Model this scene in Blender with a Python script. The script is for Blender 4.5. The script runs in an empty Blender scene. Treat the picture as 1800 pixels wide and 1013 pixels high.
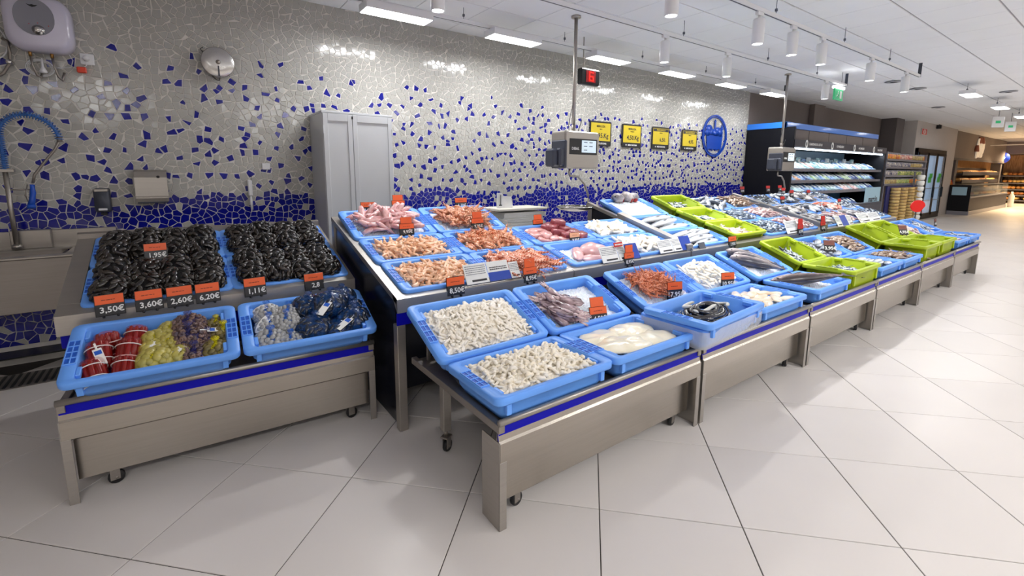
import bpy, math, random
import numpy as np
from mathutils import Matrix, Vector, Euler, noise as mnoise

random.seed(7)
SC = bpy.context.scene
COL = SC.collection
PI = math.pi

# ------------------------------------------------------------------ camera, world, exposure
cam_data = bpy.data.cameras.new('camera')
cam = bpy.data.objects.new('camera', cam_data)
COL.objects.link(cam)
SC.camera = cam
PH, TH, RO = 0.9494, 0.15181, 0.0046
_fh = Vector((math.cos(PH), math.sin(PH), 0)); _r = Vector((math.sin(PH), -math.cos(PH), 0)); _u = Vector((0, 0, 1))
_fw = _fh * math.cos(TH) - _u * math.sin(TH); _uc = _u * math.cos(TH) + _fh * math.sin(TH)
CR = _r * math.cos(RO) + _uc * math.sin(RO); CU = _uc * math.cos(RO) - _r * math.sin(RO); CF = _fw
EYE = Vector((0, 0, 1.495))
cam.matrix_world = Matrix(((CR.x, CU.x, -CF.x, EYE.x), (CR.y, CU.y, -CF.y, EYE.y), (CR.z, CU.z, -CF.z, EYE.z), (0, 0, 0, 1)))
cam_data.sensor_width = 36.0
cam_data.sensor_fit = 'HORIZONTAL'
cam_data.lens = 806.97 / 1800 * 36
cam_data.shift_x = 6.56 / 1800
cam_data.shift_y = -80.93 / 1800
cam_data.clip_start = 0.05
cam_data.clip_end = 120

world = bpy.data.worlds.new('world'); SC.world = world
world.use_nodes = True
world.node_tree.nodes['Background'].inputs[0].default_value = (0.9, 0.95, 1, 1)
world.node_tree.nodes['Background'].inputs[1].default_value = 0.05

vs = SC.view_settings
vs.view_transform = 'Standard'; vs.look = 'None'; vs.gamma = 1.0; vs.use_curve_mapping = False
vs.exposure = 0.22
SC.cycles.use_denoising = True
SC.cycles.max_bounces = 8
SC.cycles.diffuse_bounces = 4
SC.cycles.sample_clamp_indirect = 6.0
SC.cycles.caustics_reflective = False
SC.cycles.caustics_refractive = False

PANEL_W = 13.0      # watts of each suspended light panel
SPOT_W = 54.0       # watts of each track spot
AISLE_W = 29.0      # watts of the added unseen aisle panels; far aisle panels take a share
COOL = (0.97, 0.98, 1.0)
AISLE_COL = (1.0, 1.0, 1.0)

# ------------------------------------------------------------------ helpers
KIDS = {}

def lin(c):
    c = c / 255.0
    return c / 12.92 if c <= 0.04045 else ((c + 0.055) / 1.055) ** 2.4

def rgb(r, g, b):
    return (lin(r), lin(g), lin(b), 1.0)

MATS = {}
def mat(name, c=(200, 200, 200), rough=0.5, metal=0.0, var=0.0, vscale=8.0, bump=0.0, bscale=40.0, coat=0.0, spec=0.5,
        emit=0.0, ec=None, c2=None, sss=0.0, alpha=1.0, stretch=None, coords='Object', objvar=0.0, trans=0.0):
    m = bpy.data.materials.new(name); MATS[name] = m
    m.use_nodes = True
    nt = m.node_tree; b = nt.nodes['Principled BSDF']
    b.inputs['Base Color'].default_value = rgb(*c)
    b.inputs['Roughness'].default_value = rough
    b.inputs['Metallic'].default_value = metal
    b.inputs['Specular IOR Level'].default_value = spec
    b.inputs['Coat Weight'].default_value = coat
    b.inputs['Coat Roughness'].default_value = 0.08
    b.inputs['Alpha'].default_value = alpha
    b.inputs['Transmission Weight'].default_value = trans
    if sss:
        b.inputs['Subsurface Weight'].default_value = sss
        b.inputs['Subsurface Radius'].default_value = (0.02, 0.015, 0.012); b.inputs['Subsurface Scale'].default_value = 0.5
    if emit:
        b.inputs['Emission Color'].default_value = rgb(*(ec or c)); b.inputs['Emission Strength'].default_value = emit
    need = var or bump or c2
    if need:
        tc = nt.nodes.new('ShaderNodeTexCoord'); mp = nt.nodes.new('ShaderNodeMapping')
        if stretch: mp.inputs['Scale'].default_value = stretch
        nt.links.new(tc.outputs[coords], mp.inputs['Vector'])
        oi = nt.nodes.new('ShaderNodeObjectInfo')
        add = nt.nodes.new('ShaderNodeVectorMath'); add.operation = 'ADD'
        nt.links.new(mp.outputs[0], add.inputs[0])
        sc = nt.nodes.new('ShaderNodeMath'); sc.operation = 'MULTIPLY'; sc.inputs[1].default_value = 37.0
        nt.links.new(oi.outputs['Random'], sc.inputs[0]); nt.links.new(sc.outputs[0], add.inputs[1])
        if var or c2:
            nz = nt.nodes.new('ShaderNodeTexNoise'); nz.inputs['Scale'].default_value = vscale; nz.inputs['Detail'].default_value = 4
            nt.links.new(add.outputs[0], nz.inputs['Vector'])
            rp = nt.nodes.new('ShaderNodeValToRGB')
            rp.color_ramp.elements[0].position = 0.34; rp.color_ramp.elements[1].position = 0.66
            if c2:
                a, d = rgb(*c), rgb(*c2)
            else:
                l = rgb(*c); a = tuple(min(1, x * (1 + var)) for x in l[:3]) + (1,); d = tuple(x * (1 - var) for x in l[:3]) + (1,)
            rp.color_ramp.elements[0].color = a; rp.color_ramp.elements[1].color = d
            nt.links.new(nz.outputs['Fac'], rp.inputs['Fac'])
            last = rp.outputs['Color']
            if objvar:
                hs = nt.nodes.new('ShaderNodeHueSaturation')
                mr = nt.nodes.new('ShaderNodeMapRange'); mr.inputs['To Min'].default_value = 1 - objvar; mr.inputs['To Max'].default_value = 1 + objvar
                nt.links.new(oi.outputs['Random'], mr.inputs['Value']); nt.links.new(mr.outputs[0], hs.inputs['Value'])
                nt.links.new(last, hs.inputs['Color']); last = hs.outputs['Color']
            nt.links.new(last, b.inputs['Base Color'])
        if bump:
            nb = nt.nodes.new('ShaderNodeTexNoise'); nb.inputs['Scale'].default_value = bscale; nb.inputs['Detail'].default_value = 3
            nt.links.new(add.outputs[0], nb.inputs['Vector'])
            bp = nt.nodes.new('ShaderNodeBump'); bp.inputs['Strength'].default_value = bump; bp.inputs['Distance'].default_value = 0.01
            nt.links.new(nb.outputs['Fac'], bp.inputs['Height']); nt.links.new(bp.outputs[0], b.inputs['Normal'])
    return m

def band_mat(name, ca, cb, axis='X', scale=6.0, rough=0.35, noise=3.0, pos=(0.35, 0.65), sss=0.0, coat=0.3, objvar=0.12):
    """colour running in soft bands along one generated axis (shrimp segments, fish flanks)"""
    m = bpy.data.materials.new(name); MATS[name] = m; m.use_nodes = True
    nt = m.node_tree; b = nt.nodes['Principled BSDF']
    b.inputs['Roughness'].default_value = rough; b.inputs['Coat Weight'].default_value = coat; b.inputs['Coat Roughness'].default_value = 0.1
    if sss:
        b.inputs['Subsurface Weight'].default_value = sss; b.inputs['Subsurface Radius'].default_value = (0.02, 0.012, 0.008)
    tc = nt.nodes.new('ShaderNodeTexCoord')
    w = nt.nodes.new('ShaderNodeTexWave'); w.wave_type = 'BANDS'; w.bands_direction = axis
    w.inputs['Scale'].default_value = scale; w.inputs['Distortion'].default_value = noise; w.inputs['Detail'].default_value = 2
    nt.links.new(tc.outputs['Generated'], w.inputs['Vector'])
    rp = nt.nodes.new('ShaderNodeValToRGB')
    rp.color_ramp.elements[0].position, rp.color_ramp.elements[1].position = pos
    rp.color_ramp.elements[0].color = rgb(*ca); rp.color_ramp.elements[1].color = rgb(*cb)
    nt.links.new(w.outputs['Color'], rp.inputs['Fac'])
    hs = nt.nodes.new('ShaderNodeHueSaturation'); oi = nt.nodes.new('ShaderNodeObjectInfo'); mr = nt.nodes.new('ShaderNodeMapRange')
    mr.inputs['To Min'].default_value = 1 - objvar; mr.inputs['To Max'].default_value = 1 + objvar
    nt.links.new(oi.outputs['Random'], mr.inputs['Value']); nt.links.new(mr.outputs[0], hs.inputs['Value'])
    nt.links.new(rp.outputs['Color'], hs.inputs['Color']); nt.links.new(hs.outputs['Color'], b.inputs['Base Color'])
    return m

def fish_mat(name, back, side, belly, spots=0.4, rough=0.28, sscale=9.0):
    """back to belly ramp across the generated Y axis with mottling"""
    m = bpy.data.materials.new(name); MATS[name] = m; m.use_nodes = True
    nt = m.node_tree; b = nt.nodes['Principled BSDF']
    b.inputs['Roughness'].default_value = rough; b.inputs['Coat Weight'].default_value = 0.35; b.inputs['Coat Roughness'].default_value = 0.1
    tc = nt.nodes.new('ShaderNodeTexCoord'); sp = nt.nodes.new('ShaderNodeSeparateXYZ')
    nt.links.new(tc.outputs['Generated'], sp.inputs[0])
    nz = nt.nodes.new('ShaderNodeTexNoise'); nz.inputs['Scale'].default_value = sscale; nz.inputs['Detail'].default_value = 4
    nt.links.new(tc.outputs['Generated'], nz.inputs['Vector'])
    ma = nt.nodes.new('ShaderNodeMath'); ma.operation = 'MULTIPLY_ADD'; ma.inputs[1].default_value = spots
    nt.links.new(nz.outputs['Fac'], ma.inputs[0]); nt.links.new(sp.outputs['Y'], ma.inputs[2])
    rp = nt.nodes.new('ShaderNodeValToRGB'); e = rp.color_ramp.elements
    e[0].position = 0.3 + spots * 0.5; e[0].color = rgb(*belly); e[1].position = 0.72 + spots * 0.5 if spots < 0.5 else 0.95; e[1].color = rgb(*back)
    k = e.new(0.5 + spots * 0.5); k.color = rgb(*side)
    nt.links.new(ma.outputs[0], rp.inputs['Fac']); nt.links.new(rp.outputs['Color'], b.inputs['Base Color'])
    return m

class MB:
    def __init__(self): self.v = []; self.f = []; self.m = []; self.s = []
    def add(self, vs, fs, mi=0, smooth=False, T=None):
        o = len(self.v)
        if T is not None: vs = [tuple(T @ Vector(p)) for p in vs]
        self.v += [tuple(p) for p in vs]; self.f += [tuple(i + o for i in f) for f in fs]
        self.m += [mi] * len(fs); self.s += [smooth] * len(fs); return self
    def box(self, x0, y0, z0, x1, y1, z1, mi=0, c=0.003, T=None):
        if x0 > x1: x0, x1 = x1, x0
        if y0 > y1: y0, y1 = y1, y0
        if z0 > z1: z0, z1 = z1, z0
        c = min(c, (x1 - x0) * .45, (y1 - y0) * .45, (z1 - z0) * .45)
        if c <= 0:
            v = [(x0, y0, z0), (x1, y0, z0), (x1, y1, z0), (x0, y1, z0), (x0, y0, z1), (x1, y0, z1), (x1, y1, z1), (x0, y1, z1)]
            f = [(0, 3, 2, 1), (4, 5, 6, 7), (0, 1, 5, 4), (1, 2, 6, 5), (2, 3, 7, 6), (3, 0, 4, 7)]
            return self.add(v, f, mi, False, T)
        X = (x0, x1); Y = (y0, y1); Z = (z0, z1); v = []; idx = {}
        for i in (0, 1):
            for j in (0, 1):
                for k in (0, 1):
                    sx, sy, sz = (1 - 2 * i) * c, (1 - 2 * j) * c, (1 - 2 * k) * c
                    for a, p in (('x', (X[i], Y[j] + sy, Z[k] + sz)), ('y', (X[i] + sx, Y[j], Z[k] + sz)), ('z', (X[i] + sx, Y[j] + sy, Z[k]))):
                        idx[(i, j, k, a)] = len(v); v.append(p)
        g = idx; f = []
        for s in (0, 1):
            q = [g[(s, 0, 0, 'x')], g[(s, 1, 0, 'x')], g[(s, 1, 1, 'x')], g[(s, 0, 1, 'x')]]; f.append(q if s else q[::-1])
            q = [g[(0, s, 0, 'y')], g[(1, s, 0, 'y')], g[(1, s, 1, 'y')], g[(0, s, 1, 'y')]]; f.append(q[::-1] if s else q)
            q = [g[(0, 0, s, 'z')], g[(1, 0, s, 'z')], g[(1, 1, s, 'z')], g[(0, 1, s, 'z')]]; f.append(q if s else q[::-1])
        for a in (0, 1):
            for b in (0, 1):
                fl = (a == b)
                q = [g[(0, a, b, 'y')], g[(1, a, b, 'y')], g[(1, a, b, 'z')], g[(0, a, b, 'z')]]; f.append(q[::-1] if fl else q)
                q = [g[(a, 0, b, 'x')], g[(a, 1, b, 'x')], g[(a, 1, b, 'z')], g[(a, 0, b, 'z')]]; f.append(q if fl else q[::-1])
                q = [g[(a, b, 0, 'x')], g[(a, b, 1, 'x')], g[(a, b, 1, 'y')], g[(a, b, 0, 'y')]]; f.append(q[::-1] if fl else q)
        for i in (0, 1):
            for j in (0, 1):
                for k in (0, 1):
                    q = [g[(i, j, k, 'x')], g[(i, j, k, 'y')], g[(i, j, k, 'z')]]; f.append(q if (i + j + k) % 2 else q[::-1])
        return self.add(v, f, mi, False, T)
    def loops(self, L, mi=0, cap0=False, cap1=False, smooth=True, T=None, closed=True):
        n = len(L[0]); v = [p for l in L for p in l]; f = []
        for a in range(len(L) - 1):
            for i in range(n if closed else n - 1):
                j = (i + 1) % n
                f.append((a * n + i, a * n + j, (a + 1) * n + j, (a + 1) * n + i))
        if cap0: f.append(tuple(range(n))[::-1])
        if cap1: f.append(tuple((len(L) - 1) * n + i for i in range(n)))
        return self.add(v, f, mi, smooth, T)
    def tube(self, P, r, n=8, mi=0, caps=True, smooth=True, flat=1.0, T=None, upv=None):
        P = [Vector(p) for p in P]; R = r if isinstance(r, (list, tuple)) else [r] * len(P)
        L = []; up = Vector(upv) if upv else Vector((0, 0, 1))
        for i, p in enumerate(P):
            t = (P[min(i + 1, len(P) - 1)] - P[max(i - 1, 0)])
            if t.length < 1e-9: t = Vector((1, 0, 0))
            t.normalize()
            s = t.cross(up)
            if s.length < 0.1:
                s = t.cross(Vector((0, 1, 0)))
                if s.length < 0.1: s = t.cross(Vector((1, 0, 0)))
            s.normalize(); w = s.cross(t)
            L.append([p + s * (math.cos(2 * PI * k / n) * R[i]) + w * (math.sin(2 * PI * k / n) * R[i] * flat) for k in range(n)])
        return self.loops(L, mi, caps, caps, smooth, T)
    def lathe(self, prof, n=16, mi=0, T=None, smooth=True, caps=True):
        L = [[(r * math.cos(2 * PI * k / n), r * math.sin(2 * PI * k / n), z) for k in range(n)] for r, z in prof]
        return self.loops(L, mi, caps, caps, smooth, T)
    def ell(self, c, rx, ry, rz, n=10, m=6, mi=0, T=None, fn=None):
        L = []
        for a in range(1, m):
            th = PI * a / m
            L.append([(c[0] + rx * math.sin(th) * math.cos(2 * PI * k / n), c[1] + ry * math.sin(th) * math.sin(2 * PI * k / n), c[2] - rz * math.cos(th)) for k in range(n)])
        if fn: L = [[fn(p) for p in l] for l in L]
        v = [p for l in L for p in l]; f = []
        for a in range(m - 2):
            for i in range(n):
                j = (i + 1) % n; f.append((a * n + i, a * n + j, (a + 1) * n + j, (a + 1) * n + i))
        b = (c[0], c[1], c[2] - rz); t = (c[0], c[1], c[2] + rz)
        if fn: b, t = fn(b), fn(t)
        nb = len(v); v += [b, t]
        for i in range(n):
            j = (i + 1) % n; f.append((nb, j, i)); f.append((nb + 1, (m - 2) * n + i, (m - 2) * n + j))
        return self.add(v, f, mi, True, T)
    def prism(self, poly, z0, z1, mi=0, T=None, smooth=False):
        return self.loops([[(x, y, z0) for x, y in poly], [(x, y, z1) for x, y in poly]], mi, True, True, smooth, T)
    def mesh(self, name, mats):
        me = bpy.data.meshes.new(name); me.from_pydata(self.v, [], self.f)
        for m in mats: me.materials.append(m)
        me.polygons.foreach_set('material_index', self.m); me.polygons.foreach_set('use_smooth', self.s)
        me.update(); return me
    def build(self, name, mats, parent=None, link=True, loc=None):
        if not isinstance(mats, (list, tuple)): mats = [mats]
        return obj(name, self.mesh(name, mats), parent, link, loc)

def obj(name, data, parent=None, link=True, loc=None):
    o = bpy.data.objects.new(name, data)
    if parent is not None:
        o.parent = parent; KIDS.setdefault(parent, []).append(o)
    if loc is not None: o.location = loc
    if link: COL.objects.link(o)
    return o

def tag(o, label, cat, group=None, kind=None):
    o['label'] = label; o['category'] = cat
    if group: o['group'] = group
    if kind: o['kind'] = kind
    return o

def thing(name, label, cat, loc=(0, 0, 0), rz=0, group=None, link=True, M=None):
    o = obj(name, None, None, link); o.empty_display_size = 0.05
    if M is not None: o.matrix_basis = M
    else: o.location = loc; o.rotation_euler = (0, 0, rz)
    return tag(o, label, cat, group)

def struct(o): o['kind'] = 'structure'; return o

def dup(root, M, label=None, group=None, cat=None, kids=True):
    r = root.copy(); COL.objects.link(r); r.matrix_basis = M
    if label: r['label'] = label
    if group: r['group'] = group
    if cat: r['category'] = cat
    if kids:
        for ch in KIDS.get(root, ()):
            c = ch.copy(); COL.objects.link(c); c.parent = r; KIDS.setdefault(r, []).append(c)
            for g in KIDS.get(ch, ()):
                d = g.copy(); COL.objects.link(d); d.parent = c; KIDS.setdefault(c, []).append(d)
    return r

def rrect(w, d, z, r, n=4, cx=0, cy=0):
    P = []
    for k, (sx, sy, a0) in enumerate(((1, -1, -PI / 2), (1, 1, 0), (-1, 1, PI / 2), (-1, -1, PI))):
        for i in range(n + 1):
            a = a0 + PI / 2 * i / n
            P.append((cx + sx * (w / 2 - r) + r * math.cos(a), cy + sy * (d / 2 - r) + r * math.sin(a), z))
    return P

def T(x, y, z): return Matrix.Translation((x, y, z))
def R(a, ax): return Matrix.Rotation(a, 4, ax)

def text(body, size, m, parent, loc, rot=(PI / 2, 0, 0), align='CENTER', name='lettering', ex=0.0005, sx=1.0, link=True):
    cu = bpy.data.curves.new(name, 'FONT'); cu.body = body; cu.size = size; cu.align_x = align; cu.align_y = 'CENTER'
    cu.extrude = ex; cu.offset = size * 0.018; cu.resolution_u = 2; cu.materials.append(m)
    tmp = bpy.data.objects.new('tmp', cu); me = bpy.data.meshes.new_from_object(tmp)
    bpy.data.objects.remove(tmp); bpy.data.curves.remove(cu)
    if not me.materials: me.materials.append(m)
    o = obj(name, me, parent, link); o.location = loc; o.rotation_euler = rot; o.scale = (sx, 1, 1)
    return o

# ------------------------------------------------------------------ materials
APRON = mat('brushed_steel_front', (176, 168, 158), 0.27, 0.95, var=0.03, vscale=3, bump=0.03, bscale=30, stretch=(1, 1, 40))
STEEL = mat('brushed_steel', (172, 166, 158), 0.36, 0.78, var=0.03, vscale=3, bump=0.03, bscale=30, stretch=(1, 1, 40))
STEELV = mat('brushed_steel_dull', (152, 145, 138), 0.42, 0.78, var=0.04, vscale=3, bump=0.03, bscale=30, stretch=(1, 40, 40))
CHROME = mat('polished_chrome', (215, 212, 208), 0.10, 1.0)
DARKSTEEL = mat('dark_panel', (30, 32, 42), 0.22, 0.3, var=0.1, vscale=2)
BLUE = mat('ultramarine_strip', (8, 6, 170), 0.45, var=0.04, vscale=2, spec=0.2)
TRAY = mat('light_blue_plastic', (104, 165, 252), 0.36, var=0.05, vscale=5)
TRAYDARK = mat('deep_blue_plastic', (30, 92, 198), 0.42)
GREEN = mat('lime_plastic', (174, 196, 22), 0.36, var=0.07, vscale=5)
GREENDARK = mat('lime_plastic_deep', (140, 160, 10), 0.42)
RUBBER = mat('black_rubber', (24, 24, 26), 0.55)
BLACK = mat('black_plastic', (18, 18, 20), 0.35)
SLATE = mat('slate_grey_plastic', (62, 66, 78), 0.42)
WHITE = mat('white_plastic', (232, 232, 234), 0.35)
PAPER = mat('paper_white', (236, 236, 232), 0.75, var=0.03)
ORANGE = mat('orange_card', (240, 98, 40), 0.40, var=0.04)
TAGBLACK = mat('black_card', (38, 38, 42), 0.30)
TAGTEXT = mat('white_print', (238, 238, 236), 0.6)
INK = mat('dark_print', (120, 40, 20), 0.6)
GREYINK = mat('grey_print', (96, 100, 112), 0.6)
ROYAL = mat('royal_blue_card', (24, 66, 170), 0.4)
YELLOW = mat('yellow_card', (206, 182, 34), 0.3, var=0.03)
REDCARD = mat('red_card', (205, 30, 24), 0.4)
ICE = mat('crushed_ice', (238, 243, 250), 0.28, var=0.06, vscale=60, bump=0.7, bscale=140, sss=0.25)
CEILT = mat('ceiling_tile', (246, 247, 250), 0.8, var=0.01, vscale=3, bump=0.08, bscale=160)
CEILGAP = mat('ceiling_grid', (168, 168, 174), 0.7)
FLOORT = mat('porcelain_floor', (222, 215, 209), 0.30, spec=0.3, var=0.025, vscale=1.2, bump=0.03, bscale=4, objvar=0.025)
FLOORGAP = mat('floor_joint', (70, 64, 60), 0.8)
GROUT = mat('mosaic_grout', (222, 218, 210), 0.6, var=0.04, vscale=4)
TGREY = mat('grey_ceramic', (178, 176, 170), 0.10, var=0.05, vscale=1.5, objvar=0.05)
TBLUE = mat('cobalt_ceramic', (16, 22, 138), 0.10, var=0.12, vscale=3, objvar=0.1)
WALLG = mat('greige_paint', (124, 114, 110), 0.7, var=0.02)
WALLL = mat('light_grey_paint', (196, 190, 186), 0.7, var=0.02)
WALLD = mat('dark_taupe_paint', (96, 90, 90), 0.7, var=0.02)
LED = mat('lit_diffuser', (255, 255, 255), 0.5, emit=9.0)
LEDS = mat('lit_lens', (255, 255, 255), 0.5, emit=14.0)
CAB = mat('grey_enamel', (206, 208, 210), 0.22, var=0.02, vscale=1.5)
GLASS = mat('clear_glass', (235, 245, 250), 0.05, alpha=0.18)
WOOD = mat('light_oak', (190, 150, 100), 0.5, c2=(150, 108, 66), vscale=3, stretch=(8, 8, 1))
# ------------------------------------------------------------------ room shell
WALL_Y, CEIL = 4.95, 3.10
def seen_area(quad):
    P = []
    for p in quad:
        q = Vector(p) - EYE; z = q.dot(CF)
        if z < 0.2: return 0.0
        P.append((893.44 + 806.97 * q.dot(CR) / z, 425.57 - 806.97 * q.dot(CU) / z))
    cx = sum(p[0] for p in P) / len(P); cy = sum(p[1] for p in P) / len(P)
    if not (-60 < cx < 1860 and -60 < cy < 1073): return 0.0
    a = 0
    for i in range(len(P)):
        x0, y0 = P[i]; x1, y1 = P[(i + 1) % len(P)]; a += x0 * y1 - x1 * y0
    return abs(a) / 2

def slab(name, x0, y0, z0, x1, y1, z1, m, c=0.0):
    return struct(MB().box(x0, y0, z0, x1, y1, z1, 0, c).build(name, m))

# floor: 60 cm tiles laid on the diagonal
floor = slab('floor', -3, -8, -0.06, 37, 5.2, -0.004, FLOORGAP)
TX, TY, TA, TS = 1.4169, 1.2678, math.radians(-45.56), 0.6
e1 = Vector((math.cos(TA), math.sin(TA), 0)); e2 = Vector((-e1.y, e1.x, 0))
cells = []
for i in range(-46, 60):
    for j in range(-40, 60):
        c = Vector((TX, TY, 0)) + e1 * (TS * (i + .5)) + e2 * (TS * (j + .5))
        if -2.8 < c.x < 36.5 and -7.6 < c.y < 5.0:
            h = TS / 2
            q = [c + e1 * a * h + e2 * b * h for a, b in ((-1, -1), (1, -1), (1, 1), (-1, 1))]
            cells.append((seen_area(q), c))
cells.sort(key=lambda t: -t[0])
def tile_mb(mb, c, rz, sx, sy, gap, up=True, th=0.006, bv=0.0015):
    Tm = T(*c) @ R(rz, 'Z')
    a, b = sx / 2 - gap, sy / 2 - gap
    s = 1 if up else -1
    v = [(-a, -b, -s * th), (a, -b, -s * th), (a, b, -s * th), (-a, b, -s * th), (-a, -b, -s * bv), (a, -b, -s * bv), (a, b, -s * bv), (-a, b, -s * bv),
         (-a + bv, -b + bv, 0), (a - bv, -b + bv, 0), (a - bv, b - bv, 0), (-a + bv, b - bv, 0)]
    f = []
    for k in (0, 4):
        for i in range(4):
            j = (i + 1) % 4; q = (k + i, k + j, k + 4 + j, k + 4 + i); f.append(q if up else q[::-1])
    f.append((8, 9, 10, 11) if up else (11, 10, 9, 8))
    mb.add(v, f, 0, False, Tm)
tm = MB(); tile_mb(tm, (0, 0, 0), 0, TS, TS, 0.0022); tm = tm.mesh('floor_tile', [FLOORT])
rest = MB()
for k, (a, c) in enumerate(cells):
    if k < 300:
        o = obj('floor_tile', tm, floor, True, c); o.rotation_euler = (0, 0, TA)
    else:
        tile_mb(rest, c, TA, TS, TS, 0.0022)
o = rest.build('floor_tile_field', FLOORT, floor); o['kind'] = 'stuff'

# ceiling: 60 cm mineral tiles in a shadow-gap grid
ceiling = slab('ceiling', -3, -8, CEIL + 0.012, 37, 5.2, CEIL + 0.08, CEILGAP)
cells = []
for i in range(-16, 52):
    for j in range(-17, 7):
        c = Vector((6.267 + 0.6 * (i - 10) - 0.3, 1.663 + 0.6 * j - 0.3, CEIL))
        if -2.8 < c.x < 36.8 and -7.8 < c.y < 5.0:
            q = [c + Vector((a * .3, b * .3, 0)) for a, b in ((-1, -1), (1, -1), (1, 1), (-1, 1))]
            cells.append((seen_area(q), c))
cells.sort(key=lambda t: -t[0])
def ctile(mb, c):
    Tm = T(*c); a, b = 0.297, 0.292
    mb.box(-a, -b, 0, a, b, 0.0125, 0, 0.0025, Tm)
tm = MB(); ctile(tm, (0, 0, 0)); tm = tm.mesh('ceiling_tile', [CEILT])
rest = MB()
for k, (a, c) in enumerate(cells):
    if k < 300: obj('ceiling_tile', tm, ceiling, True, c)
    else: ctile(rest, c)
o = rest.build('ceiling_tile_field', CEILT, ceiling); o['kind'] = 'stuff'

# walls
wall_back = slab('wall_back', -3, WALL_Y + 0.0035, 0, 9.5, WALL_Y + 0.2, CEIL, GROUT)
slab('wall_side', 9.5, WALL_Y + 0.03, 0, 37, WALL_Y + 0.2, CEIL, WALLG)
slab('wall_left', -3.2, -8, 0, -3, 5.2, CEIL, WALLL)
slab('wall_front', -3, -8.2, 0, 37, -8, CEIL, WALLL)
slab('wall_end', 36, -8, 0, 36.2, 5.2, CEIL, WALLG)

# broken-tile mosaic: every shard its own bevelled piece set in the grout
def clip(poly, a, b, c):
    out = []
    n = len(poly)
    for i in range(n):
        p = poly[i]; q = poly[(i + 1) % n]
        dp = a * p[0] + b * p[1] - c; dq = a * q[0] + b * q[1] - c
        if dp <= 0: out.append(p)
        if dp * dq < 0:
            t = dp / (dp - dq); out.append((p[0] + t * (q[0] - p[0]), p[1] + t * (q[1] - p[1])))
    return out
rng = random.Random(11)
S = 0.053
MX0, MX1, MZ0, MZ1 = -2.0, 9.49, 0.15, CEIL
nx, nz = int((MX1 - MX0) / S), int((MZ1 - MZ0) / S)
pts = {}
for i in range(nx):
    for k in range(nz):
        x = MX0 + (i + .5 + rng.uniform(-.47, .47)) * S; z = MZ0 + (k + .5 + rng.uniform(-.47, .47)) * S
        pts[(i, k)] = (x, z)
def need(x, z): return z > 0.72 or (x < 1.2)
blue = {}
for (i, k), (x, z) in pts.items():
    edge = 1.245 + 0.035 * math.sin(x * 3.1) + 0.03 * math.sin(x * 7.7 + 1)
    if z < edge:
        blue[(i, k)] = rng.random() < 0.93
    else:
        top = 2.52 - 0.03 * x if x < 5 else 2.37
        p = 0 if z > top else 0.37 * min(1.0, 0.25 + (top - z) / 0.8)
        if any(blue.get((i + a, k + b)) and pts[(i + a, k + b)][1] > 1.25 for a in (-1, 0, 1) for b in (-1, 0, 1)): p *= 0.2
        if x > 3.5: p *= 1.7
        blue[(i, k)] = rng.random() < p
shards = []
for (i, k), (x, z) in pts.items():
    if not need(x, z): continue
    poly = [(x - S * 1.3, z - S * 1.3), (x + S * 1.3, z - S * 1.3), (x + S * 1.3, z + S * 1.3), (x - S * 1.3, z + S * 1.3)]
    for a in (-2, -1, 0, 1, 2):
        for b in (-2, -1, 0, 1, 2):
            if a == 0 and b == 0: continue
            q = pts.get((i + a, k + b))
            if q is None: continue
            dx, dz = q[0] - x, q[1] - z; l = math.hypot(dx, dz)
            if l > 2.3 * S: continue
            dx /= l; dz /= l
            poly = clip(poly, dx, dz, dx * x + dz * z + l / 2 - (0.0022 if z < 1.26 else 0.0026))
            if len(poly) < 3: break
        if len(poly) < 3: break
    poly = [(min(MX1, max(MX0, px)), min(MZ1 - .001, max(MZ0, pz))) for px, pz in poly]
    # merge very short edges so that a shard reads as a 3 to 6 sided chip
    out = []
    for p in poly:
        if not out or math.hypot(p[0] - out[-1][0], p[1] - out[-1][1]) > 0.010: out.append(p)
    if len(out) > 3 and math.hypot(out[0][0] - out[-1][0], out[0][1] - out[-1][1]) <= 0.010: out.pop()
    if len(out) < 3: continue
    # knock off blunt corners: chips are mostly 3 to 5 sided
    want = rng.choice((5, 6)) if z < 1.25 else 4 if (blue[(i, k)] and rng.random() < .7) else rng.choice((4, 5, 5))
    while len(out) > want:
        best = None; bv = 9
        for q in range(len(out)):
            a, b, c = out[q - 1], out[q], out[(q + 1) % len(out)]
            ar = abs((b[0] - a[0]) * (c[1] - a[1]) - (c[0] - a[0]) * (b[1] - a[1]))
            if ar < bv: bv, best = ar, q
        out.pop(best)
    if blue[(i, k)] and z > 1.3:
        cx = sum(p[0] for p in out) / len(out); cz = sum(p[1] for p in out) / len(out); s = rng.uniform(.88, 1.04)
        out = [(cx + (p[0] - cx) * s, cz + (p[1] - cz) * s) for p in out]
    shards.append((seen_area([(p[0], WALL_Y, p[1]) for p in out]) * (1.0 if not blue[(i, k)] else 1.25), out, blue[(i, k)]))
shards.sort(key=lambda t: -t[0])
def shard_mb(mb, poly, mi, off=(0, 0)):
    cx = sum(p[0] for p in poly) / len(poly); cz = sum(p[1] for p in poly) / len(poly)
    tx, tz = rng.gauss(0, .012), rng.gauss(0, .012); e = rng.uniform(0, .001)
    n = len(poly); v = []
    for p in poly: v.append((p[0] - off[0], WALL_Y + 0.004, p[1] - off[1]))
    for p in poly: v.append((p[0] - off[0], WALL_Y + 0.001 - e + tx * (p[0] - cx) + tz * (p[1] - cz), p[1] - off[1]))
    for p in poly:
        v.append((cx + (p[0] - cx) * .95 - off[0], WALL_Y - e + tx * (p[0] - cx) + tz * (p[1] - cz), cz + (p[1] - cz) * .95 - off[1]))
    f = []
    for b in (0, n):
        for i in range(n):
            j = (i + 1) % n; f.append((b + i, b + j, b + n + j, b + n + i))
    f.append(tuple(2 * n + i for i in range(n)))
    mb.add(v, f, mi, False)
rest = MB()
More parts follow.
